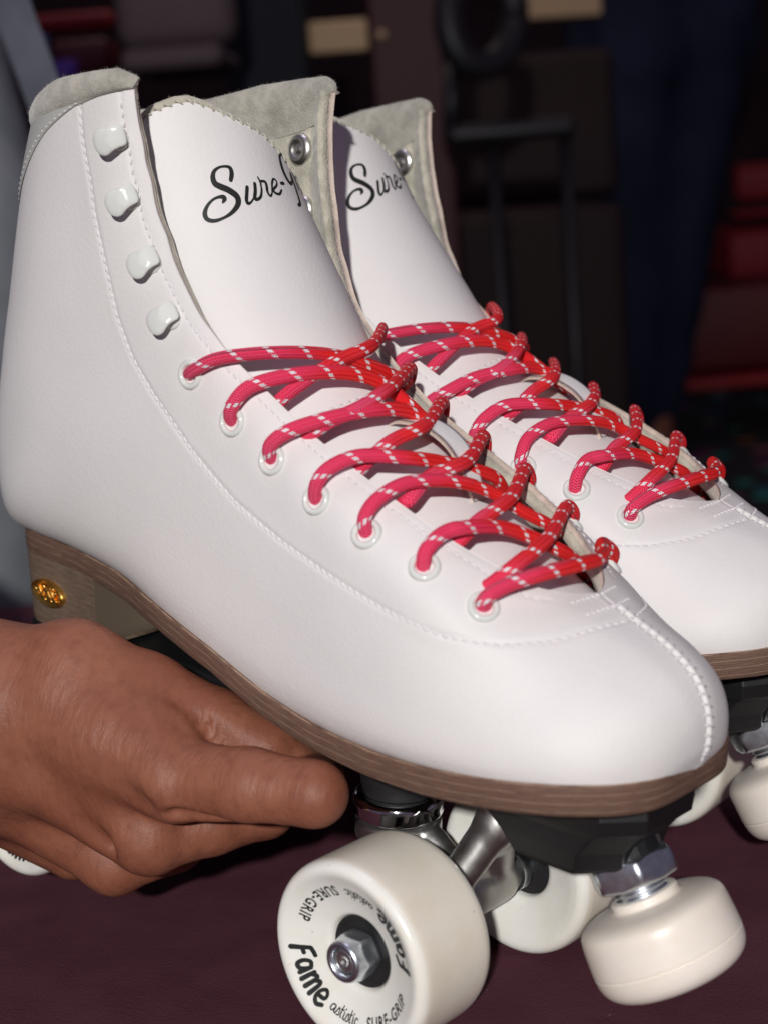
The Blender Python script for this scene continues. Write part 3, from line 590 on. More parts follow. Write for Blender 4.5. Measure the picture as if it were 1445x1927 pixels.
def build_hardware(root):
    ring = [(2.45, -2.2), (2.5, .2), (2.8, .7), (3.4, .95), (4.0, .75), (4.4, .25), (4.45, -.7)]
    back = [(2.2, -4.2), (2.3, -4.9), (3.0, -5.4), (4.2, -5.2), (4.9, -4.6), (5.0, -4.0)]
    e_me = h_me = None
    def place(me_builder, name, mats, s, v, cache):
        P, N, tv, ts = local_frame(s, v)
        if name not in cache: cache[name] = me_builder()
        M = np.eye(4); M[:3, 0] = tv; M[:3, 1] = np.cross(N, tv); M[:3, 2] = N; M[:3, 3] = P * MM
        if cache[name].__class__ is bpy.types.Object: o = cache[name].copy(); COL.objects.link(o)
        o.parent = root; o.matrix_local = rh(M); return o
    cache = {}; first = {}
    def mk(name, fn, mats, s, v):
        P, N, tv, ts = local_frame(s, v); N = N / np.linalg.norm(N); Y = np.cross(N, tv); M = np.eye(4); M[:3, 0] = tv; M[:3, 1] = Y; M[:3, 2] = N; M[:3, 3] = P * MM
        if name not in first:
            mb = MB(); fn(mb); o = mb.build(name, mats, root); first[name] = o
        else: o = first[name].copy(); COL.objects.link(o); o.parent = root
        o.matrix_local = rh(M)
    def f_eye(mb): lathe(mb, ring, (0, 0, 0), (0, 0, 1), 48); lathe(mb, [(2.7, -2.2), (2.6, -4.0)], k=32, mi=1); lathe(mb, back, k=32, mi=1)
    def f_hook(mb0):
        mb = MB()
        O = np.array([(-6, 0), (-5.4, -3), (-3.4, -4.8), (-1, -5.2), (2, -4.8), (5.2, -5.0), (6.5, -4.5), (6.9, -1.4), (6.8, 1.4), (6.1, 2.5), (4.2, 2.9), (2.5, 3.5), (.8, 4.2), (-1.2, 4.9), (-3.4, 4.5), (-5.3, 2.8)])
        O = resample(cr(np.concatenate([O[-2:], O, O[:3]]), np.linspace(2, 18, 200)), 73)[:-1]; cen = np.array([-.4, -.3])
        def ringz(f, z):
            q = cen + (O - cen) * f; return np.c_[q, z - np.clip(q[:, 0] - 2.6, 0, 9) * .6 + (.35 if z < 4.5 else 0)]
        rows = [ringz(f, z) for f, z in ((.90, 3.7), (.98, 3.85), (1, 4.15), (1, 4.6), (.975, 4.88), (.92, 5.05), (.7, 5.25), (.35, 5.4), (.01, 5.45))]
        mb.add(rows, gridf(9, 72, True)); mb.F.append(tuple(range(mb.n - 9 * 72, mb.n - 8 * 72))[::-1]); mb.M.append(0)
        box(mb, 2.0, 4.6, -3.6, 1.0, -.2, 3.4, 1.0); lathe(mb, [(0.1, .9), (3.0, .8), (3.9, .5), (4.1, 0), (4.1, -.6)], (1.6, 0, 0), (0, 0, 1), 28); lathe(mb, [(1.7, .3), (1.7, 4.5)], (1.2, 0, 0), (0, 0, 1), 16)
        ca, sa = math.cos(math.radians(17)), math.sin(math.radians(17)); T = np.array([[ca, -sa, 0], [sa, ca, 0], [0, 0, 1]]).T * .78
        mb0.add(np.concatenate(mb.V) @ T * [1, 1, 1.18], mb.F)
    def f_backp(mb): lathe(mb, [(.05, .9), (1.2, 1.0), (1.6, .5), (2.1, .45), (2.6, 1.1), (3.6, 1.5), (4.6, 1.2), (5.3, .5), (5.5, 0), (5.5, -1.5)], (0, 0, 0), (0, 0, -1), 40)
    for (s, v) in EYE:
        for sg in (1, -1): mk('eyelet', f_eye, [M_ENA, M_NIC], s, sg * v)
    for (s, v) in HOOK:
        for sg in (1, -1): mk('lace_hook', f_hook, M_ENA, s, sg * (v - (.045 if sg < 0 else 0)))
    for (s, v) in HOOK:
        for sg in (1, -1):
            P, N, tv, ts = local_frame(s, sg * (v - (.045 if sg < 0 else 0)))
            if 'rivet_back' not in first: mb = MB(); f_backp(mb); o = mb.build('rivet_back', M_NIC, root); first['rivet_back'] = o
            else: o = first['rivet_back'].copy(); COL.objects.link(o); o.parent = root
            M = np.eye(4); M[:3, 0] = tv; M[:3, 1] = np.cross(N, tv); M[:3, 2] = N; M[:3, 3] = (P - N * 4.3) * MM; o.matrix_local = rh(M)
def build_lace(root, sk):
    r1 = np.random.default_rng(3 + sk); mb = MB(); u = 0
    def run(p, rx, ry):
        nonlocal u
        c = spline(p, step=.8); tube(mb, c, rx, 20, ry, True, 0, u); u += 37.3
    for i in range(6):
        (s0, v0), (s1, v1) = EYE[i], EYE[i + 1]; j = lambda: r1.uniform(-.03, .03) * (sk - 1)
        run([pt(s0, v0, -6)] + [pt(s + j(), v, o) for s, v, o in LA[i]] + [pt(s1, -v1, -8)], 2.12, 1.75)
        e = vedge(s0, -1); run([pt(s0, -v0, -6), pt(s0, -v0, -.6), pt(s0 - .03, -(v0 * .6 + e * .4), 1.9), pt(s0 - .05, -(e + .01), 2.1)] + [pt(s + j(), v, o) for s, v, o in LB[i][1:]] + [pt(s1, v1, -8)], 2.12, 1.75)
    s6, v6 = EYE[6]; e = vedge(s6, -1)
    run([pt(s6, v6, -6)] + [pt(s, v, o) for s, v, o in BAR[0]] + [pt(s6, -e, 3.6), pt(s6, -v6 - .03, 2.2), pt(s6, -v6, -.8), pt(s6, -v6, -5)], 2.25, 1.85)
    # the two free ends hang inside the boot from the uppermost eyelets
    for sg in (1, -1):
        s0, v0 = EYE[0]; p = [pt(s0, sg * v0, -4.5), pt(s0 + .5, sg * (v0 - .02), -7), pt(s0 + 1.5, sg * .6, -9), pt(s0 + 1.0, sg * .45, -12)]; tube(mb, spline(p, step=1), 2.5, 14, 2.2, True, 0, 500)
    mb.build('lace', M_LACE, root)
# --- running gear
FAME = [([(.3, 0), (.6, 2.6), (.8, 5.4)], [1.5, 1.5, 1.5]), ([(.8, 5.4), (2.4, 6.0), (4.0, 6.3)], [1.5, 1.4, 1.3]), ([(.7, 3.0), (2.4, 3.2)], [1.2, 1.3]),
    ([(7.2, 4.2), (5.6, 4.4), (4.7, 2.6), (5.2, .7), (6.6, .9), (7.3, 2.6), (7.5, 4.4), (7.7, .5)], [1.3] * 8),
    ([(9.3, 4.4), (9.5, .3)], [1.4, 1.4]), ([(9.4, 3.2), (10.6, 4.5), (11.5, 4.0), (11.6, .3)], [1.2, 1.4, 1.4, 1.4]), ([(11.6, 3.2), (12.7, 4.5), (13.6, 4.0), (13.8, .3)], [1.2, 1.4, 1.4, 1.4]),
    ([(15.6, 2.2), (17.8, 2.8), (17.8, 4.2), (16.4, 4.8), (15.3, 3.4), (15.5, 1.3), (17.0, .3), (18.6, 1.2)], [1.2] * 8)]
ARTI = [([(1.5, 2.0), (.6, 1.9), (.3, .8), (.9, .2), (1.5, 1.0), (1.7, 2.0), (1.7, .5), (2.1, .3)], .42), ([(2.3, .2), (2.8, 2.2), (3.2, 1.7), (3.5, .5), (2.9, .2)], .4), ([(4.1, 3.4), (4.0, .8), (4.4, .2)], .42), ([(3.6, 2.2), (4.7, 2.3)], .35), ([(5.1, 2.0), (5.1, .5), (5.5, .2)], .42), ([(5.15, 2.8), (5.25, 2.9)], .5),
    ([(5.8, .2), (6.3, 2.2), (6.8, 1.5), (6.9, .5), (6.3, .2)], .4), ([(7.5, 3.4), (7.4, .8), (7.8, .2)], .42), ([(7.0, 2.2), (8.1, 2.3)], .35), ([(8.5, 2.0), (8.5, .5), (8.9, .2)], .42), ([(8.55, 2.8), (8.65, 2.9)], .5), ([(10.2, 1.8), (9.6, 2.1), (9.2, 1.1), (9.7, .3), (10.4, .6)], .42)]
_txt = {}
def text_pts(body):
    if body not in _txt:
        cu = bpy.data.curves.new('t', 'FONT'); cu.body = body; cu.size = 1; cu.offset = .022; cu.space_character = 1.12; cu.resolution_u = 3; o = bpy.data.objects.new('t', cu); COL.objects.link(o); dg = bpy.context.evaluated_depsgraph_get(); me = o.evaluated_get(dg).to_mesh()
        V = np.array([v.co[:2] for v in me.vertices]); F = [tuple(p.vertices) for p in me.polygons]; o.evaluated_get(dg).to_mesh_clear(); bpy.data.objects.remove(o); bpy.data.curves.remove(cu); _txt[body] = (V, F)
    return _txt[body]
WPROF = [(10.6, 6.0), (10.9, 8.6), (11.6, 9.6), (13.2, 10.1), (15.5, 10.9), (18.5, 12.1), (21.5, 13.5), (23.4, 14.6), (24.8, 15.35), (26.2, 15.4), (27.3, 14.8), (28.1, 13.6), (28.45, 12.0), (28.5, 9.0), (28.5, -9.0), (28.4, -12), (27.8, -14), (26.6, -15.2), (25, -15.6), (22.5, -15.1), (17, -13.2), (12.5, -11.6), (11, -10.6), (10.6, -9.5), (10.6, -6)]
def face_y(r): return np.interp(r, [11.6, 13.2, 15.5, 18.5, 21.5, 23.4, 24.8], [9.6, 10.1, 10.9, 12.1, 13.5, 14.6, 15.35])
def build_wheel(root, x, y, z, roll):
    """wheel frame: local +y is the outer side; the first call makes it, later calls copy"""
    sg = 1 if y > 0 else -1
    R = Matrix.Translation(Vector((x, y, z)) * MM) @ Matrix.Rotation(0 if sg > 0 else math.pi, 4, 'Z') @ Matrix.Rotation(roll, 4, 'Y')
    if 'wheel' in protos:
        wo = copy_tree(protos['wheel'], root)
    else:
        mb = MB(); pr = np.array(WPROF); c = resample(pr, 90); mi = [1 if (c[i, 0] > 28.2 and abs(c[i, 1]) < 13.3) else 0 for i in range(89)]
        lathe(mb, c, (0, 0, 0), (0, 1, 0), 128, mi); wo = mb.build('wheel', [M_URE, M_TREAD], root)
        mb = MB(); lathe(mb, [(4.2, 7.9), (4.9, 8.0), (5.3, 7.7)], (0, 0, 0), (0, 1, 0), 48, 1); lathe(mb, [(5.3, 7.75), (9.4, 7.75), (9.5, 8.05), (10.6, 8.05)], (0, 0, 0), (0, 1, 0), 64, [0, 0, 0]); lathe(mb, [(10.55, 8.05), (10.7, 6)], (0, 0, 0), (0, 1, 0), 64, 1); lathe(mb, [(10.6, -8.0), (4, -8.0)], (0, 0, 0), (0, 1, 0), 48, 0)
        mb.build('bearing', [M_RUB, M_CHR], wo)
        mb = MB(); rows = []
        for r_, h in ((6.0, 8.0), (7.25, 8.0), (7.5, 8.7), (7.5, 12.6), (7.2, 13.3), (6.4, 13.9), (6.2, 15.8), (5.8, 16.7), (5.0, 17.1), (4.2, 16.7), (3.9, 15.6)):
            a = np.linspace(0, 2 * np.pi, 60, endpoint=False); hexr = math.cos(math.pi / 6) / np.cos((a % (math.pi / 3)) - math.pi / 6); k_ = 1.0 if 8.0 < h < 13 and r_ > 7.3 else (.55 if r_ > 6.9 else 0); rr = r_ * (1 + (hexr * .93 - 1) * k_); rows.append(np.stack([rr * np.cos(a), np.full_like(a, h), rr * np.sin(a)], 1))
        mb.add(rows, gridf(len(rows), 60, True, flip=True)); lathe(mb, [(.05, 15.2), (.9, 15.2), (1.2, 15.8), (3.2, 15.9), (3.7, 15.3), (3.75, 8)], (0, 0, 0), (0, 1, 0), 32, 1)
        mb.build('axle_nut', [M_ZINC, M_NIC], wo)
        mb = MB()
        def fm(th0, rb): # angle runs the way one reads, seen from outside (x forward, z up)
            return lambda X, Y: (lambda r, a: np.stack([r * np.cos(a), face_y(r) + .12, r * np.sin(a)], -1))(rb - Y, np.radians(th0) + X / 19.0)
        for th0 in (-170, 10):
            for P, wd in FAME: ribbon(mb, P, wd, (lambda q: (lambda X, Y: q(X * .9, Y)))(fm(th0, 22.6)), wk=1.0)
        for th0 in (-114, 66):
            for P, wd in ARTI: ribbon(mb, P, [wd] * len(P), fm(th0, 20.6), nw=3)
        V, F = text_pts('SURE-GRIP'); wdt = V[:, 0].max()
        for th0 in (-73, 107):
            X = (V[:, 0]) / wdt * 19.5; Y = V[:, 1] * 4.6; mb.add(fm(th0, 20.8)(X, Y), F)
        mb.build('lettering', M_INK, wo)
        protos['wheel'] = wo
    wo.matrix_local = rh(R); return wo
protos = {}
def copy_tree(o, parent):
    c = o.copy(); COL.objects.link(c); c.parent = parent
    for ch in list(o.children): copy_tree(ch, c)
    return c
def build_truck(root, x, sgn):
    """sgn +1: front truck (pivot towards the toe), -1 rear"""
    name = 'truck%d' % sgn
    if name in protos: return copy_tree(protos[name], root)
    kx = x - sgn * 28; px = x + sgn * 10
    prims = [((x, -23, -52), (x, 23, -52), 5.4, 5.4), ((x, -13, -52), (x, 13, -52), 7.6, 7.6), ((px, 0, -20), (px + 0, 0, -27), 5.5, 6), ((px, 0, -26), (x, 14, -50), 6, 5.2), ((px, 0, -26), (x, -14, -50), 6, 5.2), ((x, 0, -50), (kx + sgn * 14, 0, -40), 6.5, 4.6), ((kx + sgn * 14, 0, -40), (kx, 0, -38), 4.6, 6)]
    def f(P):
        d = None
        for a, b, ra, rb in prims: q = sd_cone(P, a, b, ra, rb); d = q if d is None else smin(d, q, 2.2)
        c = np.maximum(np.abs(P[..., 2] + 38) - 3.2, np.hypot(P[..., 0] - kx, P[..., 1]) - 13.5); d = smin(d, c, 2)
        web = np.maximum(np.abs(P[..., 0] - (px + (x - px) * (-26 - P[..., 2]) / 26)) - 2.0, np.maximum(np.abs(P[..., 1]) - 10 * (-P[..., 2] - 22) / 28 - 3, np.abs(P[..., 2] + 38) - 13)); return smin(d, web, 1.5)
    V, F = surface_nets(f, (min(kx, px) - 20, -30, -66), (max(kx, px) + 16, 30, -12), 1.1)
    t = link('truck', mesh(V, F), M_ALU, root)
    mb = MB(); lathe(mb, [(3.9, -55), (3.9, 55)], (x, 0, -52), (0, 1, 0), 20); lathe(mb, [(6.6, 20), (6.8, 23.2), (5, 23.4)], (x, 0, -52), (0, 1, 0), 24); lathe(mb, [(6.6, -20), (6.8, -23.2), (5, -23.4)], (x, 0, -52), (0, 1, 0), 24); mb.build('axle', M_ZINC, t)
    mb = MB(); lathe(mb, [(3, -12), (10.5, -12.5), (11.8, -14), (12.3, -19), (11.5, -26), (9, -27)], (kx, 0, 0), (0, 0, 1), 40); lathe(mb, [(9, -42), (12.4, -42.5), (13.2, -45), (12.6, -51), (10, -53)], (kx, 0, 0), (0, 0, 1), 40); mb.build('cushion', M_RUB, t)
    mb = MB(); lathe(mb, [(9, -27), (12.6, -26.6), (13.9, -27.6), (14.2, -29.5), (13.7, -31), (14.0, -32.4), (13.4, -33.6), (11, -34.4), (3, -34.6)], (kx, 0, 0), (0, 0, 1), 48); lathe(mb, [(4, -53), (11, -53.2), (11.2, -55), (6, -55.4), (6, -60), (1, -60.5)], (kx, 0, 0), (0, 0, 1), 24); mb.build('kingpin_washer', M_CHR, t)
    protos[name] = t; return t
def build_plate(root):
    mb = MB(); box(mb, 2, 205, -17, 17, -6.5, -.6, 2.0); box(mb, 96, 204, -11, 11, -11, -5, 2)
    # lightening ribs and the shank post
    for x0 in (60, 92, 124): box(mb, x0, x0 + 6, -15, 15, -9.5, -4, 1)
    box(mb, 78, 108, -9, 9, -2, 17, 2.5)
    box(mb, 20, 60, -19, 19, -13, -2, 3); box(mb, 150, 186, -18, 18, -14, -2, 3)
    # toe stop housing: keel-shaped block with a raked nose
    def prism(sec, mi=0):
        n = len(sec); m = len(sec[0]); V = np.array(sec); mb.add(V, gridf(n, m, True), mi); b = mb.n - n * m; mb.F += [tuple(range(b, b + m))[::-1], tuple(range(mb.n - m, mb.n))]; mb.M += [mi, mi]
    def octo(x0, x1, yw, z, b): return [(x0 + b, -yw, z), (x1 - b * 2.2, -yw, z), (x1, -yw + b * 2.4, z), (x1, yw - b * 2.4, z), (x1 - b * 2.2, yw, z), (x0 + b, yw, z), (x0, yw - b, z), (x0, -yw + b, z)]
    prism([octo(202, 262, 21, -.4, 4), octo(203, 262.5, 21.3, -3, 4), octo(205, 262, 21, -7.5, 4), octo(210, 259, 20.5, -9.5, 4), octo(217, 255, 20.5, -15, 4), octo(221, 254, 20, -20, 4), octo(222, 253, 19.3, -21.5, 4)])
    lathe(mb, [(3, -8), (10.4, -7.5), (10.4, 0.2), (9.9, .8), (4, .8)], (248.8, 0, -20.8), (.48, -.06, -.875), 24)
    p = mb.build('plate', M_BLK, root, smooth=False)
    bv = p.modifiers.new('b', 'BEVEL'); bv.width = .0007; bv.segments = 2; bv.limit_method = 'ANGLE'
    for x0, y0 in ((92, 6), (30, 12), (150, 14)):
        mb = MB(); lathe(mb, [(.1, -9), (2, -9.2), (3.6, -8.4), (4, -6)], (x0, y0, 26 if x0 == 92 else -7), (0, 0, 1), 20); mb.build('plate_bolt', M_CHR, p)
def build_stop(root):
    o = np.array([248.8, 0, -20.8]); ax = np.array([.48, -.06, -.875]); ax /= np.linalg.norm(ax)
    mb = MB(); pr = spline([(4.5, 11.4), (8.8, 11.3), (9.7, 11.8), (10, 13.6), (13, 14.0), (17.5, 14.9), (20.2, 16.4), (21.2, 18.6), (21.6, 23.0), (21.8, 27.6)], 60); lathe(mb, pr, o, ax, 96)
    lathe(mb, [(21.8, 27.6), (21.35, 27.9), (21.3, 28.2), (21.7, 28.5)], o, ax, 96); pr = spline([(21.7, 28.5), (21.5, 31.0), (20.3, 33.8), (17.4, 35.9), (12, 36.8), (.1, 37.0)], 30); lathe(mb, pr, o, ax, 96)
    s = mb.build('toe_stop', M_STOP, root)
    mb = MB(); a = np.linspace(0, 2 * np.pi, 72, endpoint=False) + .785; hexr = math.cos(math.pi / 6) / np.cos(((a - .785) % (math.pi / 3)) - math.pi / 6); T = np.cross(ax, [0, 1, 0]); Y = np.array([0, 1.0, 0]); rows = []
    for r_, h, k_ in ((5, .7, 0), (11.0, .7, 0), (11.9, 1.0, .5), (12.8, 1.7, 1), (12.8, 7.2, 1), (11.9, 8.0, .5), (10.8, 8.3, 0), (5, 8.3, 0)):
        rr = r_ * (1 + (hexr - 1) * k_); rows.append(o + ax * h + np.outer(rr * np.cos(a), Y) + np.outer(rr * np.sin(a), T))
    mb.add(rows, gridf(len(rows), 72, True)); mb.build('lock_nut', M_ZINC, s)
    mb = MB(); pr = [(7.3, -6)]
    for i in range(10): pr += [(7.3, i * 1.5), (7.9, i * 1.5 + .4), (7.9, i * 1.5 + .8), (7.3, i * 1.5 + 1.2)]
    lathe(mb, pr, o, ax, 40); mb.build('stem', M_ZINC, s)
def make_skate(sk, M4, label):
    root = empty('roller_skate'); root.matrix_world = rh(M4); tag(root, label, 'roller skate', 'pair of white roller skates')
    if sk == 1:
        build_upper(root, sk); build_sole(root); build_tongue(root, sk); build_hardware(root); build_plate(root); build_stop(root)
        build_truck(root, 194, 1); build_truck(root, 35, -1)
        for (x, y, roll) in ((194, 39.0, 0), (194, -36.8, 1.3), (35, 36.8, 2.2), (35, -36.8, .4)): build_wheel(root, x, y, -51.8, roll)
        protos['skate'] = root
    else:
        for ch in list(protos['skate'].children): copy_tree(ch, root) if ch.name.split('.')[0] not in ('lace', 'tongue') else None
        build_tongue(root, sk)
    build_lace(root, sk)
    return root
M1 = np.array([[.995633, -.04928, .079282, 12.983], [.052159, .998037, -.034651, 90.714], [-.077419, .038635, .99625, 95.415 + .9], [0, 0, 0, 1]]); M1[:3, 3] *= MM
M2 = np.eye(4); M2[2, 3] = (80.5 + .3) * MM
def do_skates():
    make_skate(1, M1.tolist(), 'nearer white roller skate, heel lifted by the hand, whole toe stop in view')
    make_skate(2, M2.tolist(), 'farther white roller skate, standing behind the other and half hidden by it')
do_skates()
# ------------------------------------------------------------------ table
A0 = np.array([-299.6, -107.0]); ED = np.array([.77, -.638]); EN = np.array([.638, .77])     # far edge of the table and the way into the table
def slab(mb, u0, u1, v0, v1, z0, z1, bev=2, mi=0):
    M = np.eye(4); M[:3, 0] = [*ED, 0]; M[:3, 1] = [*EN, 0]; M[:3, 3] = [*A0, 0]; box(mb, u0, u1, v0, v1, z0, z1, bev, mi, M)
FLOOR = -600
# cloth: fine grid with faint waves, falling over the edges
nu, nv = 220, 150; uu = np.linspace(-700, 1300, nu); vv = np.r_[-26, -26, -26, -25.5, -23, -18, np.linspace(-10, 900, nv - 6)]
U, V = np.meshgrid(uu, vv, indexing='ij'); Z = -.0 + .35 * np.sin(U * .021 + V * .013) * np.sin(V * .017 - U * .006) - .5
drop = np.zeros_like(Z); drop[:, 0] = -260; drop[:, 1] = -120; drop[:, 2] = -30; drop[:, 3] = -12; drop[:, 4] = -5; drop[:, 5] = -1.5
V2 = V - np.where(drop < -20, 6 * np.sin(U * .03), 0)
P = np.stack([A0[0] + ED[0] * U + EN[0] * V2, A0[1] + ED[1] * U + EN[1] * V2, Z + drop], -1)
o = link('tablecloth', mesh(P, gridf(nu, nv)), M_TABLE); tag(o, 'dark maroon cloth covering the table under both skates', 'tablecloth')
t = empty('table'); tag(t, 'low table under the maroon cloth that carries the skates', 'table')
mb = MB(); slab(mb, -690, 1290, -20, 890, -30, -3, 4); mb.build('tabletop', M_DARK, t)
for (a, b) in ((-640, 30), (1240, 30), (-640, 840), (1240, 840)): mb = MB(); slab(mb, a - 25, a + 25, b - 25, b + 25, FLOOR, -30, 4); mb.build('leg', M_DARK, t)
# ------------------------------------------------------------------ person holding the skate: right hand seen from its back, thumb under the sole
R1 = M1[:3, :3]; T1 = M1[:3, 3] / MM
def aty(px, py, Y):
    """world point under photo pixel px,py on the nearer skate's own lengthwise plane y = Y"""
    c = R1.T @ (CW - T1); d = R1.T @ (RW.T @ np.array([(px - 722.5) / FPX, -(py - 963.5) / FPX, -1.0])); return R1 @ (c + d * (Y - c[1]) / d[1]) + T1
HP = dict(
    meta=[((-60, 1275, 80), (335, 1468, 61), 15, 12.3), ((-60, 1350, 82), (288, 1572, 59), 16, 11.8), ((-60, 1430, 80), (222, 1622, 53), 15, 10.2), ((-60, 1480, 76), (140, 1600, 50), 13, 9.6),
          ((-60, 1262, 76), (140, 1256, 64), 14, 13.0), ((140, 1256, 64), (285, 1305, 50), 13, 11.8), ((120, 1320, 70), (300, 1400, 60), 13, 11.5), ((200, 1390, 66), (250, 1520, 58), 12, 12)],
    index=[((335, 1468, 61), (470, 1478, 55), 11.9, 10.7), ((470, 1479, 55), (592, 1494, 48), 10.7, 9.2), ((592, 1494, 48), (596, 1462, 18), 9.1, 8.2), ((596, 1462, 18), (520, 1440, 2), 8.2, 7)],
    middle=[((288, 1572, 59), (400, 1546, 43), 11.2, 10), ((400, 1546, 43), (500, 1520, 27), 10, 9.3), ((500, 1520, 27), (520, 1470, 4), 9.3, 8)],
    ring=[((222, 1622, 53), (330, 1585, 38), 10, 9.2), ((330, 1585, 38), (420, 1520, 20), 9.2, 8.2)],
    pinky=[((140, 1600, 50), (240, 1580, 30), 9.2, 8.3), ((240, 1580, 30), (330, 1520, 12), 8.3, 7.4)],
    thumb=[((270, 1296, 51), (405, 1362, 42), 11.4, 10.3), ((405, 1362, 42), (500, 1412, 34), 10.4, 9.3), ((500, 1412, 34), (575, 1450, 24), 9.2, 7.0)],
    arm=[((-60, 1330, 84), (-420, 1300, 120), 24, 30), ((-60, 1420, 82), (-420, 1400, 115), 22, 30)])
HP = {k: [(aty(*a), aty(*b), ra, rb) for a, b, ra, rb in L] for k, L in HP.items()}
wr = HP['arm'][0][1]; back = wr + np.array([-260, -60, 60])
HP['arm'].append((wr, back, 33, 40))
def _dir(a, b): v = aty(*b) - aty(*a); return v / np.linalg.norm(v)
WRK = [(aty(440, 1375, 47), _dir((405, 1362, 45), (500, 1412, 38)), -.55, 2.5, 13), (aty(380, 1345, 52), _dir((285, 1305, 50), (405, 1362, 42)), -.4, 2.8, 10), (aty(345, 1465, 70), _dir((335, 1468, 61), (470, 1478, 55)), -.32, 2.8, 11),
       (aty(598, 1495, 56), _dir((470, 1479, 55), (592, 1494, 48)), -.35, 2.4, 10), (aty(300, 1575, 68), _dir((288, 1572, 59), (400, 1546, 43)), -.3, 2.8, 10), (aty(150, 1400, 84), _dir((0, 1380, 80), (288, 1500, 60)), -.16, 3.4, 24)]
def hand_sdf(P):
    def grp(L, k):
        d = None
        for a, b, ra, rb in L: q = sd_cone(P, a, b, ra, rb); d = q if d is None else smin(d, q, k)
        return d
    d = smin(grp(HP['meta'], 9), grp(HP['arm'], 14), 12)
    for (a, b, c_, e_) in ((HP['index'][0][0], 3.6, 0, 0), (HP['middle'][0][0], 3.0, 0, 0)): pass
    n = HP['index'][0][0] - HP['middle'][0][0]
    dorsal = R1 @ np.array([.12, .98, .18])
    for key, h_, r_ in (('index', 3.2, 9.6), ('middle', 3.2, 9.2), ('ring', 2.6, 8.0)):
        c = HP[key][0][0] + dorsal * h_; d = smin(d, np.linalg.norm(P - c, axis=-1) - r_, 6)
    for key in ('index', 'middle', 'ring', 'pinky'):
        f = grp(HP[key], 2.5) + (.25 * np.sin((P @ ((HP[key][0][1] - HP[key][0][0]) / np.linalg.norm(HP[key][0][1] - HP[key][0][0]))) * 2.4) if key == 'zz' else 0); 
        f = np.where(True, f, f); d = smin(d, f, 1.3)
    d = smin(d, grp(HP['thumb'], 3), 2.6)
    # creases: between thumb and index, folds of the thumb joints, dips beside the knuckle tendons
    def cut(d, a, b, r_, k): q = sd_cone(P, aty(*a), aty(*b), r_, r_); return -smin(-d, q, k)
    d = cut(d, (262, 1262, 66), (345, 1352, 60), 2.0, 5); d = cut(d, (345, 1352, 59), (490, 1417, 48), 1.2, 2.5)
    d = cut(d, (330, 1528, 69), (520, 1552, 54), 1.3, 3.5)
    d = cut(d, (120, 1432, 90), (270, 1522, 74), 1.0, 9); d = cut(d, (60, 1500, 90), (215, 1590, 70), 1.0, 8)
    for i in range(9):
        x = 375 + i * 14.5; y = 1322 + i * 9.3; d = cut(d, (x + 4, y + 4, 50.6 - i * 1.1), (x + 8, y + 46, 50.6 - i * 1.1), .45, 1.5)
    for cpt, axp, amp, lam, rad in WRK:
        u = (P - cpt) @ axp; m_ = np.exp(-(np.linalg.norm(P - cpt, axis=-1) / rad) ** 2); d = d + amp * m_ * np.abs(np.sin(math.pi * (u / lam + .35 * np.sin(P[..., 2] * .5)))) ** .6 - amp * m_ * .7
    return d
allp = np.array([q for L in HP.values() for a, b, ra, rb in L for q in (a, b)]); main = np.array([q for k, L in HP.items() if k != 'arm' for a, b, ra, rb in L for q in (a, b)])
person = empty('person'); tag(person, 'person in a grey sweatshirt whose right hand lifts the nearer skate by its sole', 'person')
lo = np.minimum(main.min(0), HP['arm'][0][0]) - 26; hi = main.max(0) + 22; 
Vh, Fh = surface_nets(hand_sdf, lo - [60, 10, 10], hi, 1.05)
hand = link('body', mesh(Vh, Fh), M_SKIN, person)
# sweatshirt: sleeve from the wrist back to the shoulder, and the torso
D = 1180
tor = [(at(-430, -500, D), at(-250, 500, D), 125, 135), (at(-250, 500, D), at(-250, 1700, D), 135, 150), (at(-750, -480, D + 60), at(-430, -500, D), 80, 110), (at(-1200, -300, D - 120), at(-700, -480, D + 60), 55, 80)]
slv = [(HP['arm'][0][0] * .3 + wr * .7, wr, 40, 44), (wr, back, 46, 52), (back, at(-1250, 900, 900), 55, 60), (at(-1250, 900, 900), at(-1200, -300, D - 120), 60, 70)]
def shirt(P):
    d = None
    for a, b, ra, rb in tor + slv: q = sd_cone(P, a, b, ra, rb); d = q if d is None else smin(d, q, 30)
    return d + 2.2 * np.sin(P[..., 2] * .05 + P[..., 0] * .03) * np.sin(P[..., 0] * .045 - P[..., 2] * .02)
ap = np.array([q for a, b, ra, rb in tor + slv for q in (a, b)]); Vs, Fs = surface_nets(shirt, ap.min(0) - 170, ap.max(0) + 170, 12)
s_ = link('sweatshirt', mesh(Vs, Fs), M_GREY, person)
mb = MB(); c = spline([at(-330, -420, 1010), at(-60, -180, 1030), at(32, 40, 1060), at(95, 210, 1080), at(170, 420, 1110), at(190, 760, 1150), at(60, 1100, 1165)], 60)
rt = RW[0] * .9 + RW[2] * .2; P = np.array([[p + rt * w_ * 16 + RW[2] * h for w_, h in ((-1, -2), (-1, 1.5), (-.9, 2), (.9, 2), (1, 1.5), (1, -2))] for p in c]); mb.add(P, gridf(60, 6, True)); mb.build('shoulder_strap', M_STRAP, person)
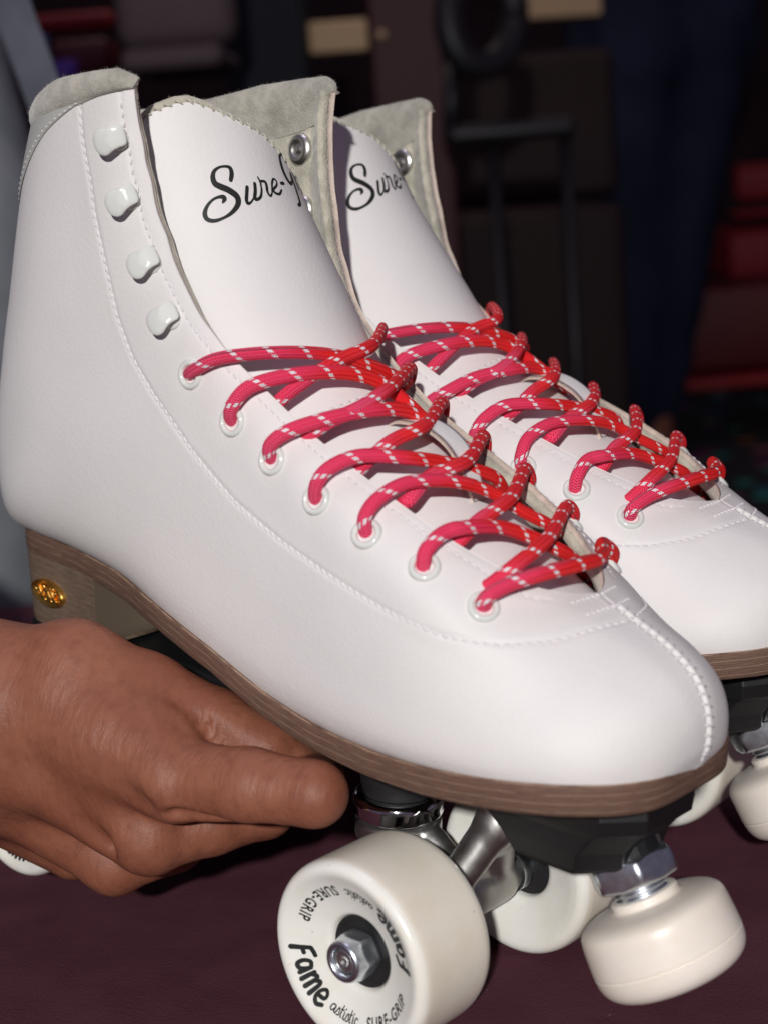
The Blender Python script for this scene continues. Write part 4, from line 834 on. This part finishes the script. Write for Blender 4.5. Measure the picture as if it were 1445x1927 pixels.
# ------------------------------------------------------------------ hall behind, far out of focus
YAW = np.array([RW[0][0], RW[0][1], 0]); YAW /= np.linalg.norm(YAW); FWD = np.array([-YAW[1], YAW[0], 0]); FWD *= -np.sign(FWD @ RW[2])
def fbox(mb, x0, x1, y0, y1, D, th, bev=6, mi=0, yaw=0.0, zfloor=False):
    """upright box whose front covers photo pixels x0..x1, y0..y1 at depth D"""
    a = at(x0, (y0 + y1) / 2, D); b = at(x1, (y0 + y1) / 2, D); t_ = at((x0 + x1) / 2, y0, D)[2]; z0 = FLOOR if zfloor else at((x0 + x1) / 2, y1, D)[2]; w_ = np.linalg.norm((b - a)[:2])
    M = np.eye(4); c_, s2 = math.cos(yaw), math.sin(yaw); X = YAW * c_ + FWD * s2; M[:3, 0] = X; M[:3, 1] = FWD * c_ - YAW * s2; M[:3, 3] = [*((a + b) / 2)[:2], 0]
    box(mb, -w_ / 2, w_ / 2, 0, th, z0, t_, bev, mi, M); return mb
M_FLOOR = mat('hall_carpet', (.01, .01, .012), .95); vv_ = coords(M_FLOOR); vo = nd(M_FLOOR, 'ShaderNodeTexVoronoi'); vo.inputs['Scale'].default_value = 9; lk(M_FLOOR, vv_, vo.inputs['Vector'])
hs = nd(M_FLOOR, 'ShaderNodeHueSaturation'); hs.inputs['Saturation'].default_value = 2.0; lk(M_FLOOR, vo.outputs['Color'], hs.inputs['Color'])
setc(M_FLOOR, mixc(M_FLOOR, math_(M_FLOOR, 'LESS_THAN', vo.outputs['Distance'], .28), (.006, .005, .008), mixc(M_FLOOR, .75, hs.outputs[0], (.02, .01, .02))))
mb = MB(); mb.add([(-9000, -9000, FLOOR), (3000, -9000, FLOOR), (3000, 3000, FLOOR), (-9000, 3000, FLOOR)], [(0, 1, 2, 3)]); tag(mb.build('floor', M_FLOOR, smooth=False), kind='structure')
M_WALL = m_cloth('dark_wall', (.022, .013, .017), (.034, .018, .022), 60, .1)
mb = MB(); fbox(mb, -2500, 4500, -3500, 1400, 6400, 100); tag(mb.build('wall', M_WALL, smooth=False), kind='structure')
def thing1(name, fn, m, label, cat, group=None, smooth=False):
    mb = MB(); fn(mb); return tag(mb.build(name, m, smooth=smooth), label, cat, group)
# brown booth seats across the hall
thing1('booth_bench', lambda b: (fbox(b, 845, 1160, 100, 380, 3900, 90, 25), fbox(b, 800, 1180, 395, 700, 3700, 350, 25, zfloor=True)), M_BROWN, 'dark brown booth bench across the hall behind the black stool', 'bench')
# maroon locker with a small round lock, cream boards
lk_ = empty('locker'); tag(lk_, 'maroon locker with a small round lock above the farther boot', 'locker')
mb = MB(); fbox(mb, 692, 835, -160, 182, 3100, 300, 8, zfloor=True); mb.build('cabinet', M_MAROON, lk_, smooth=False)
mb = MB(); lathe(mb, [(9, -2), (9, 8), (6, 12), (.1, 12)], at(718, 66, 3096), -FWD, 20); mb.build('lock', M_CREAM, lk_)
thing1('cream_board', lambda b: fbox(b, 582, 694, 38, 98, 2900, 60, 6, yaw=.12), M_CREAM, 'small cream board left of the maroon locker', 'board')
thing1('cream_post', lambda b: fbox(b, 768, 832, 146, 420, 3300, 60, 5), M_CREAM, 'short cream post right of and below the maroon locker', 'post')
thing1('cream_shelf', lambda b: fbox(b, 968, 1135, -60, 32, 3500, 120, 6, yaw=.2), M_CREAM, 'long cream shelf at the top edge beside the navy trousers', 'shelf')
# black stool: ring back, seat bar, post
st = empty('bar_stool'); tag(st, 'black metal bar stool standing between the farther boot and the navy trousers', 'stool'); D = 2700
mb = MB(); c = [at(905 + 62 * math.cos(a), 30 + 95 * math.sin(a), D + 30 * math.cos(a)) for a in np.linspace(0, 2 * np.pi, 40)]; tube(mb, c, 26, 14); mb.build('backrest', M_DARK, st)
mb = MB(); fbox(mb, 842, 1085, 228, 264, D, 300, 12); mb.build('seat', M_DARK, st)
for x in (925, 1062):
    mb = MB(); a = at(x, 250, D + 40); tube(mb, [a, [a[0], a[1], FLOOR]], 12, 12); mb.build('leg', M_DARK, st)
mb = MB(); tube(mb, [at(850, 130, D + 10), at(846, 245, D + 20)], 14, 10); tube(mb, [at(846, 245, D + 20), at(846, 120, D + 18)], 13, 10); mb.build('back_post', M_DARK, st)
thing1('brown_chair', lambda b: (fbox(b, 208, 440, -120, 88, 2400, 70, 28), fbox(b, 225, 420, 86, 130, 2360, 300, 14)), mat('dull_brown', (.085, .055, .058), .7), 'dull brown chair back with rounded corners at the top left', 'chair', smooth=True)
thing1('dark_cabinet', lambda b: fbox(b, 430, 580, -200, 500, 2800, 300, 8, zfloor=True), mat('dark_blue_panel', (.003, .004, .010), .8), 'near-black blue cabinet between the brown chair back and the cream board', 'cabinet')
thing1('red_rail', lambda b: fbox(b, 48, 212, 24, 58, 3000, 60, 10), M_RED, 'bright red rail at the top left beside the grey sleeve strap', 'rail', smooth=True)
thing1('red_crate', lambda b: fbox(b, 100, 205, 74, 150, 2950, 160, 10), mat('dark_red_plastic', (.10, .008, .012), .5), 'dull red crate below the bright red rail', 'crate', smooth=True)
def cup(px, py, D, r, h, m, label):
    mb = MB(); b = at(px, py, D); lathe(mb, [(.1, 0), (r * .8, 0), (r * .82, 4), (r, h), (r - 2, h), (r * .74, 6), (.1, 6)], b, (0, 0, 1), 28); tag(mb.build('cup', m), label, 'cup')
cup(76, 112, 2300, 15, 34, M_BLUE, 'blue cup nearest the grey shoulder strap'); cup(125, 158, 2400, 20, 34, M_PURP, 'purple cup just above the collar of the nearer boot')
# red upholstered bench on the right
rb = empty('red_bench'); tag(rb, 'red bench behind the navy trousers at the right edge', 'bench'); D = 4700
for nm, (x0, x1, y0, y1), th in (('backrest', (1385, 1620, 300, 372), 60), ('backrest', (1378, 1620, 388, 402), 60), ('seat', (1372, 1640, 426, 520), 380)):
    mb = MB(); fbox(mb, x0, x1, y0, y1, D, th, 18); mb.build(nm, M_RED, rb)
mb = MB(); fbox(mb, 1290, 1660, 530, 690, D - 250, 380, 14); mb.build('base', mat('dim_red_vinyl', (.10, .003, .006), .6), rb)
mb = MB(); fbox(mb, 1290, 1660, 702, 724, D - 260, 380, 8); mb.build('kick_rail', M_RED, rb)
# bystander in navy clothes, cut off by the top of the frame
D = 4300; by = empty('person'); tag(by, 'person standing far behind in loose navy trousers, seen from hip to ankle', 'person')
legs = [((1205, -420), (1195, 100), 88, 88), ((1195, 100), (1180, 800), 84, 50), ((1320, -420), (1330, 60), 100, 92), ((1330, 60), (1240, 760), 88, 45), ((1262, -900), (1262, -420), 150, 120), ((1110, -800), (1100, -100), 50, 40), ((1100, -100), (1095, 300), 38, 34), ((1095, 300), (1112, 520), 34, 22)]
def bysdf(k):
    L = [(at(*a, D + (60 if i in (2, 3) else (-60 if i > 4 else 0))), at(*b, D + (60 if i in (2, 3) else (-60 if i > 4 else 0))), ra * 1.42 * k, rb * 1.42 * k) for i, (a, b, ra, rb) in enumerate(legs)]
    if k < 1: L += [(at(1262, -1100, D), at(1262, -1230, D), 95, 110), (at(1262, -900, D), at(1262, -1100, D), 60, 55), (at(1180, 800, D), at(1150, 900, D - 90), 45, 38), (at(1240, 760, D + 60), at(1230, 880, D - 30), 45, 38), (at(1112, 520, D - 60), at(1118, 570, D - 60), 30, 22)]
    def f(P):
        d = None
        for a, b, ra, rb in L: q = sd_cone(P, a, b, ra, rb); d = q if d is None else smin(d, q, 26 if k < 1 else 70)
        return d + (0 if k < 1 else 7 * np.sin(P[..., 2] * .02 + P[..., 0] * .03) * np.sin(P[..., 0] * .02 + P[..., 1] * .05))
    p = np.array([q for a, b, ra, rb in L for q in (a, b)]); return surface_nets(f, p.min(0) - 240, p.max(0) + 240, 22)
link('body', mesh(*bysdf(.8)), M_SKIN, by); link('clothes', mesh(*bysdf(1.0)), M_NAVY, by)
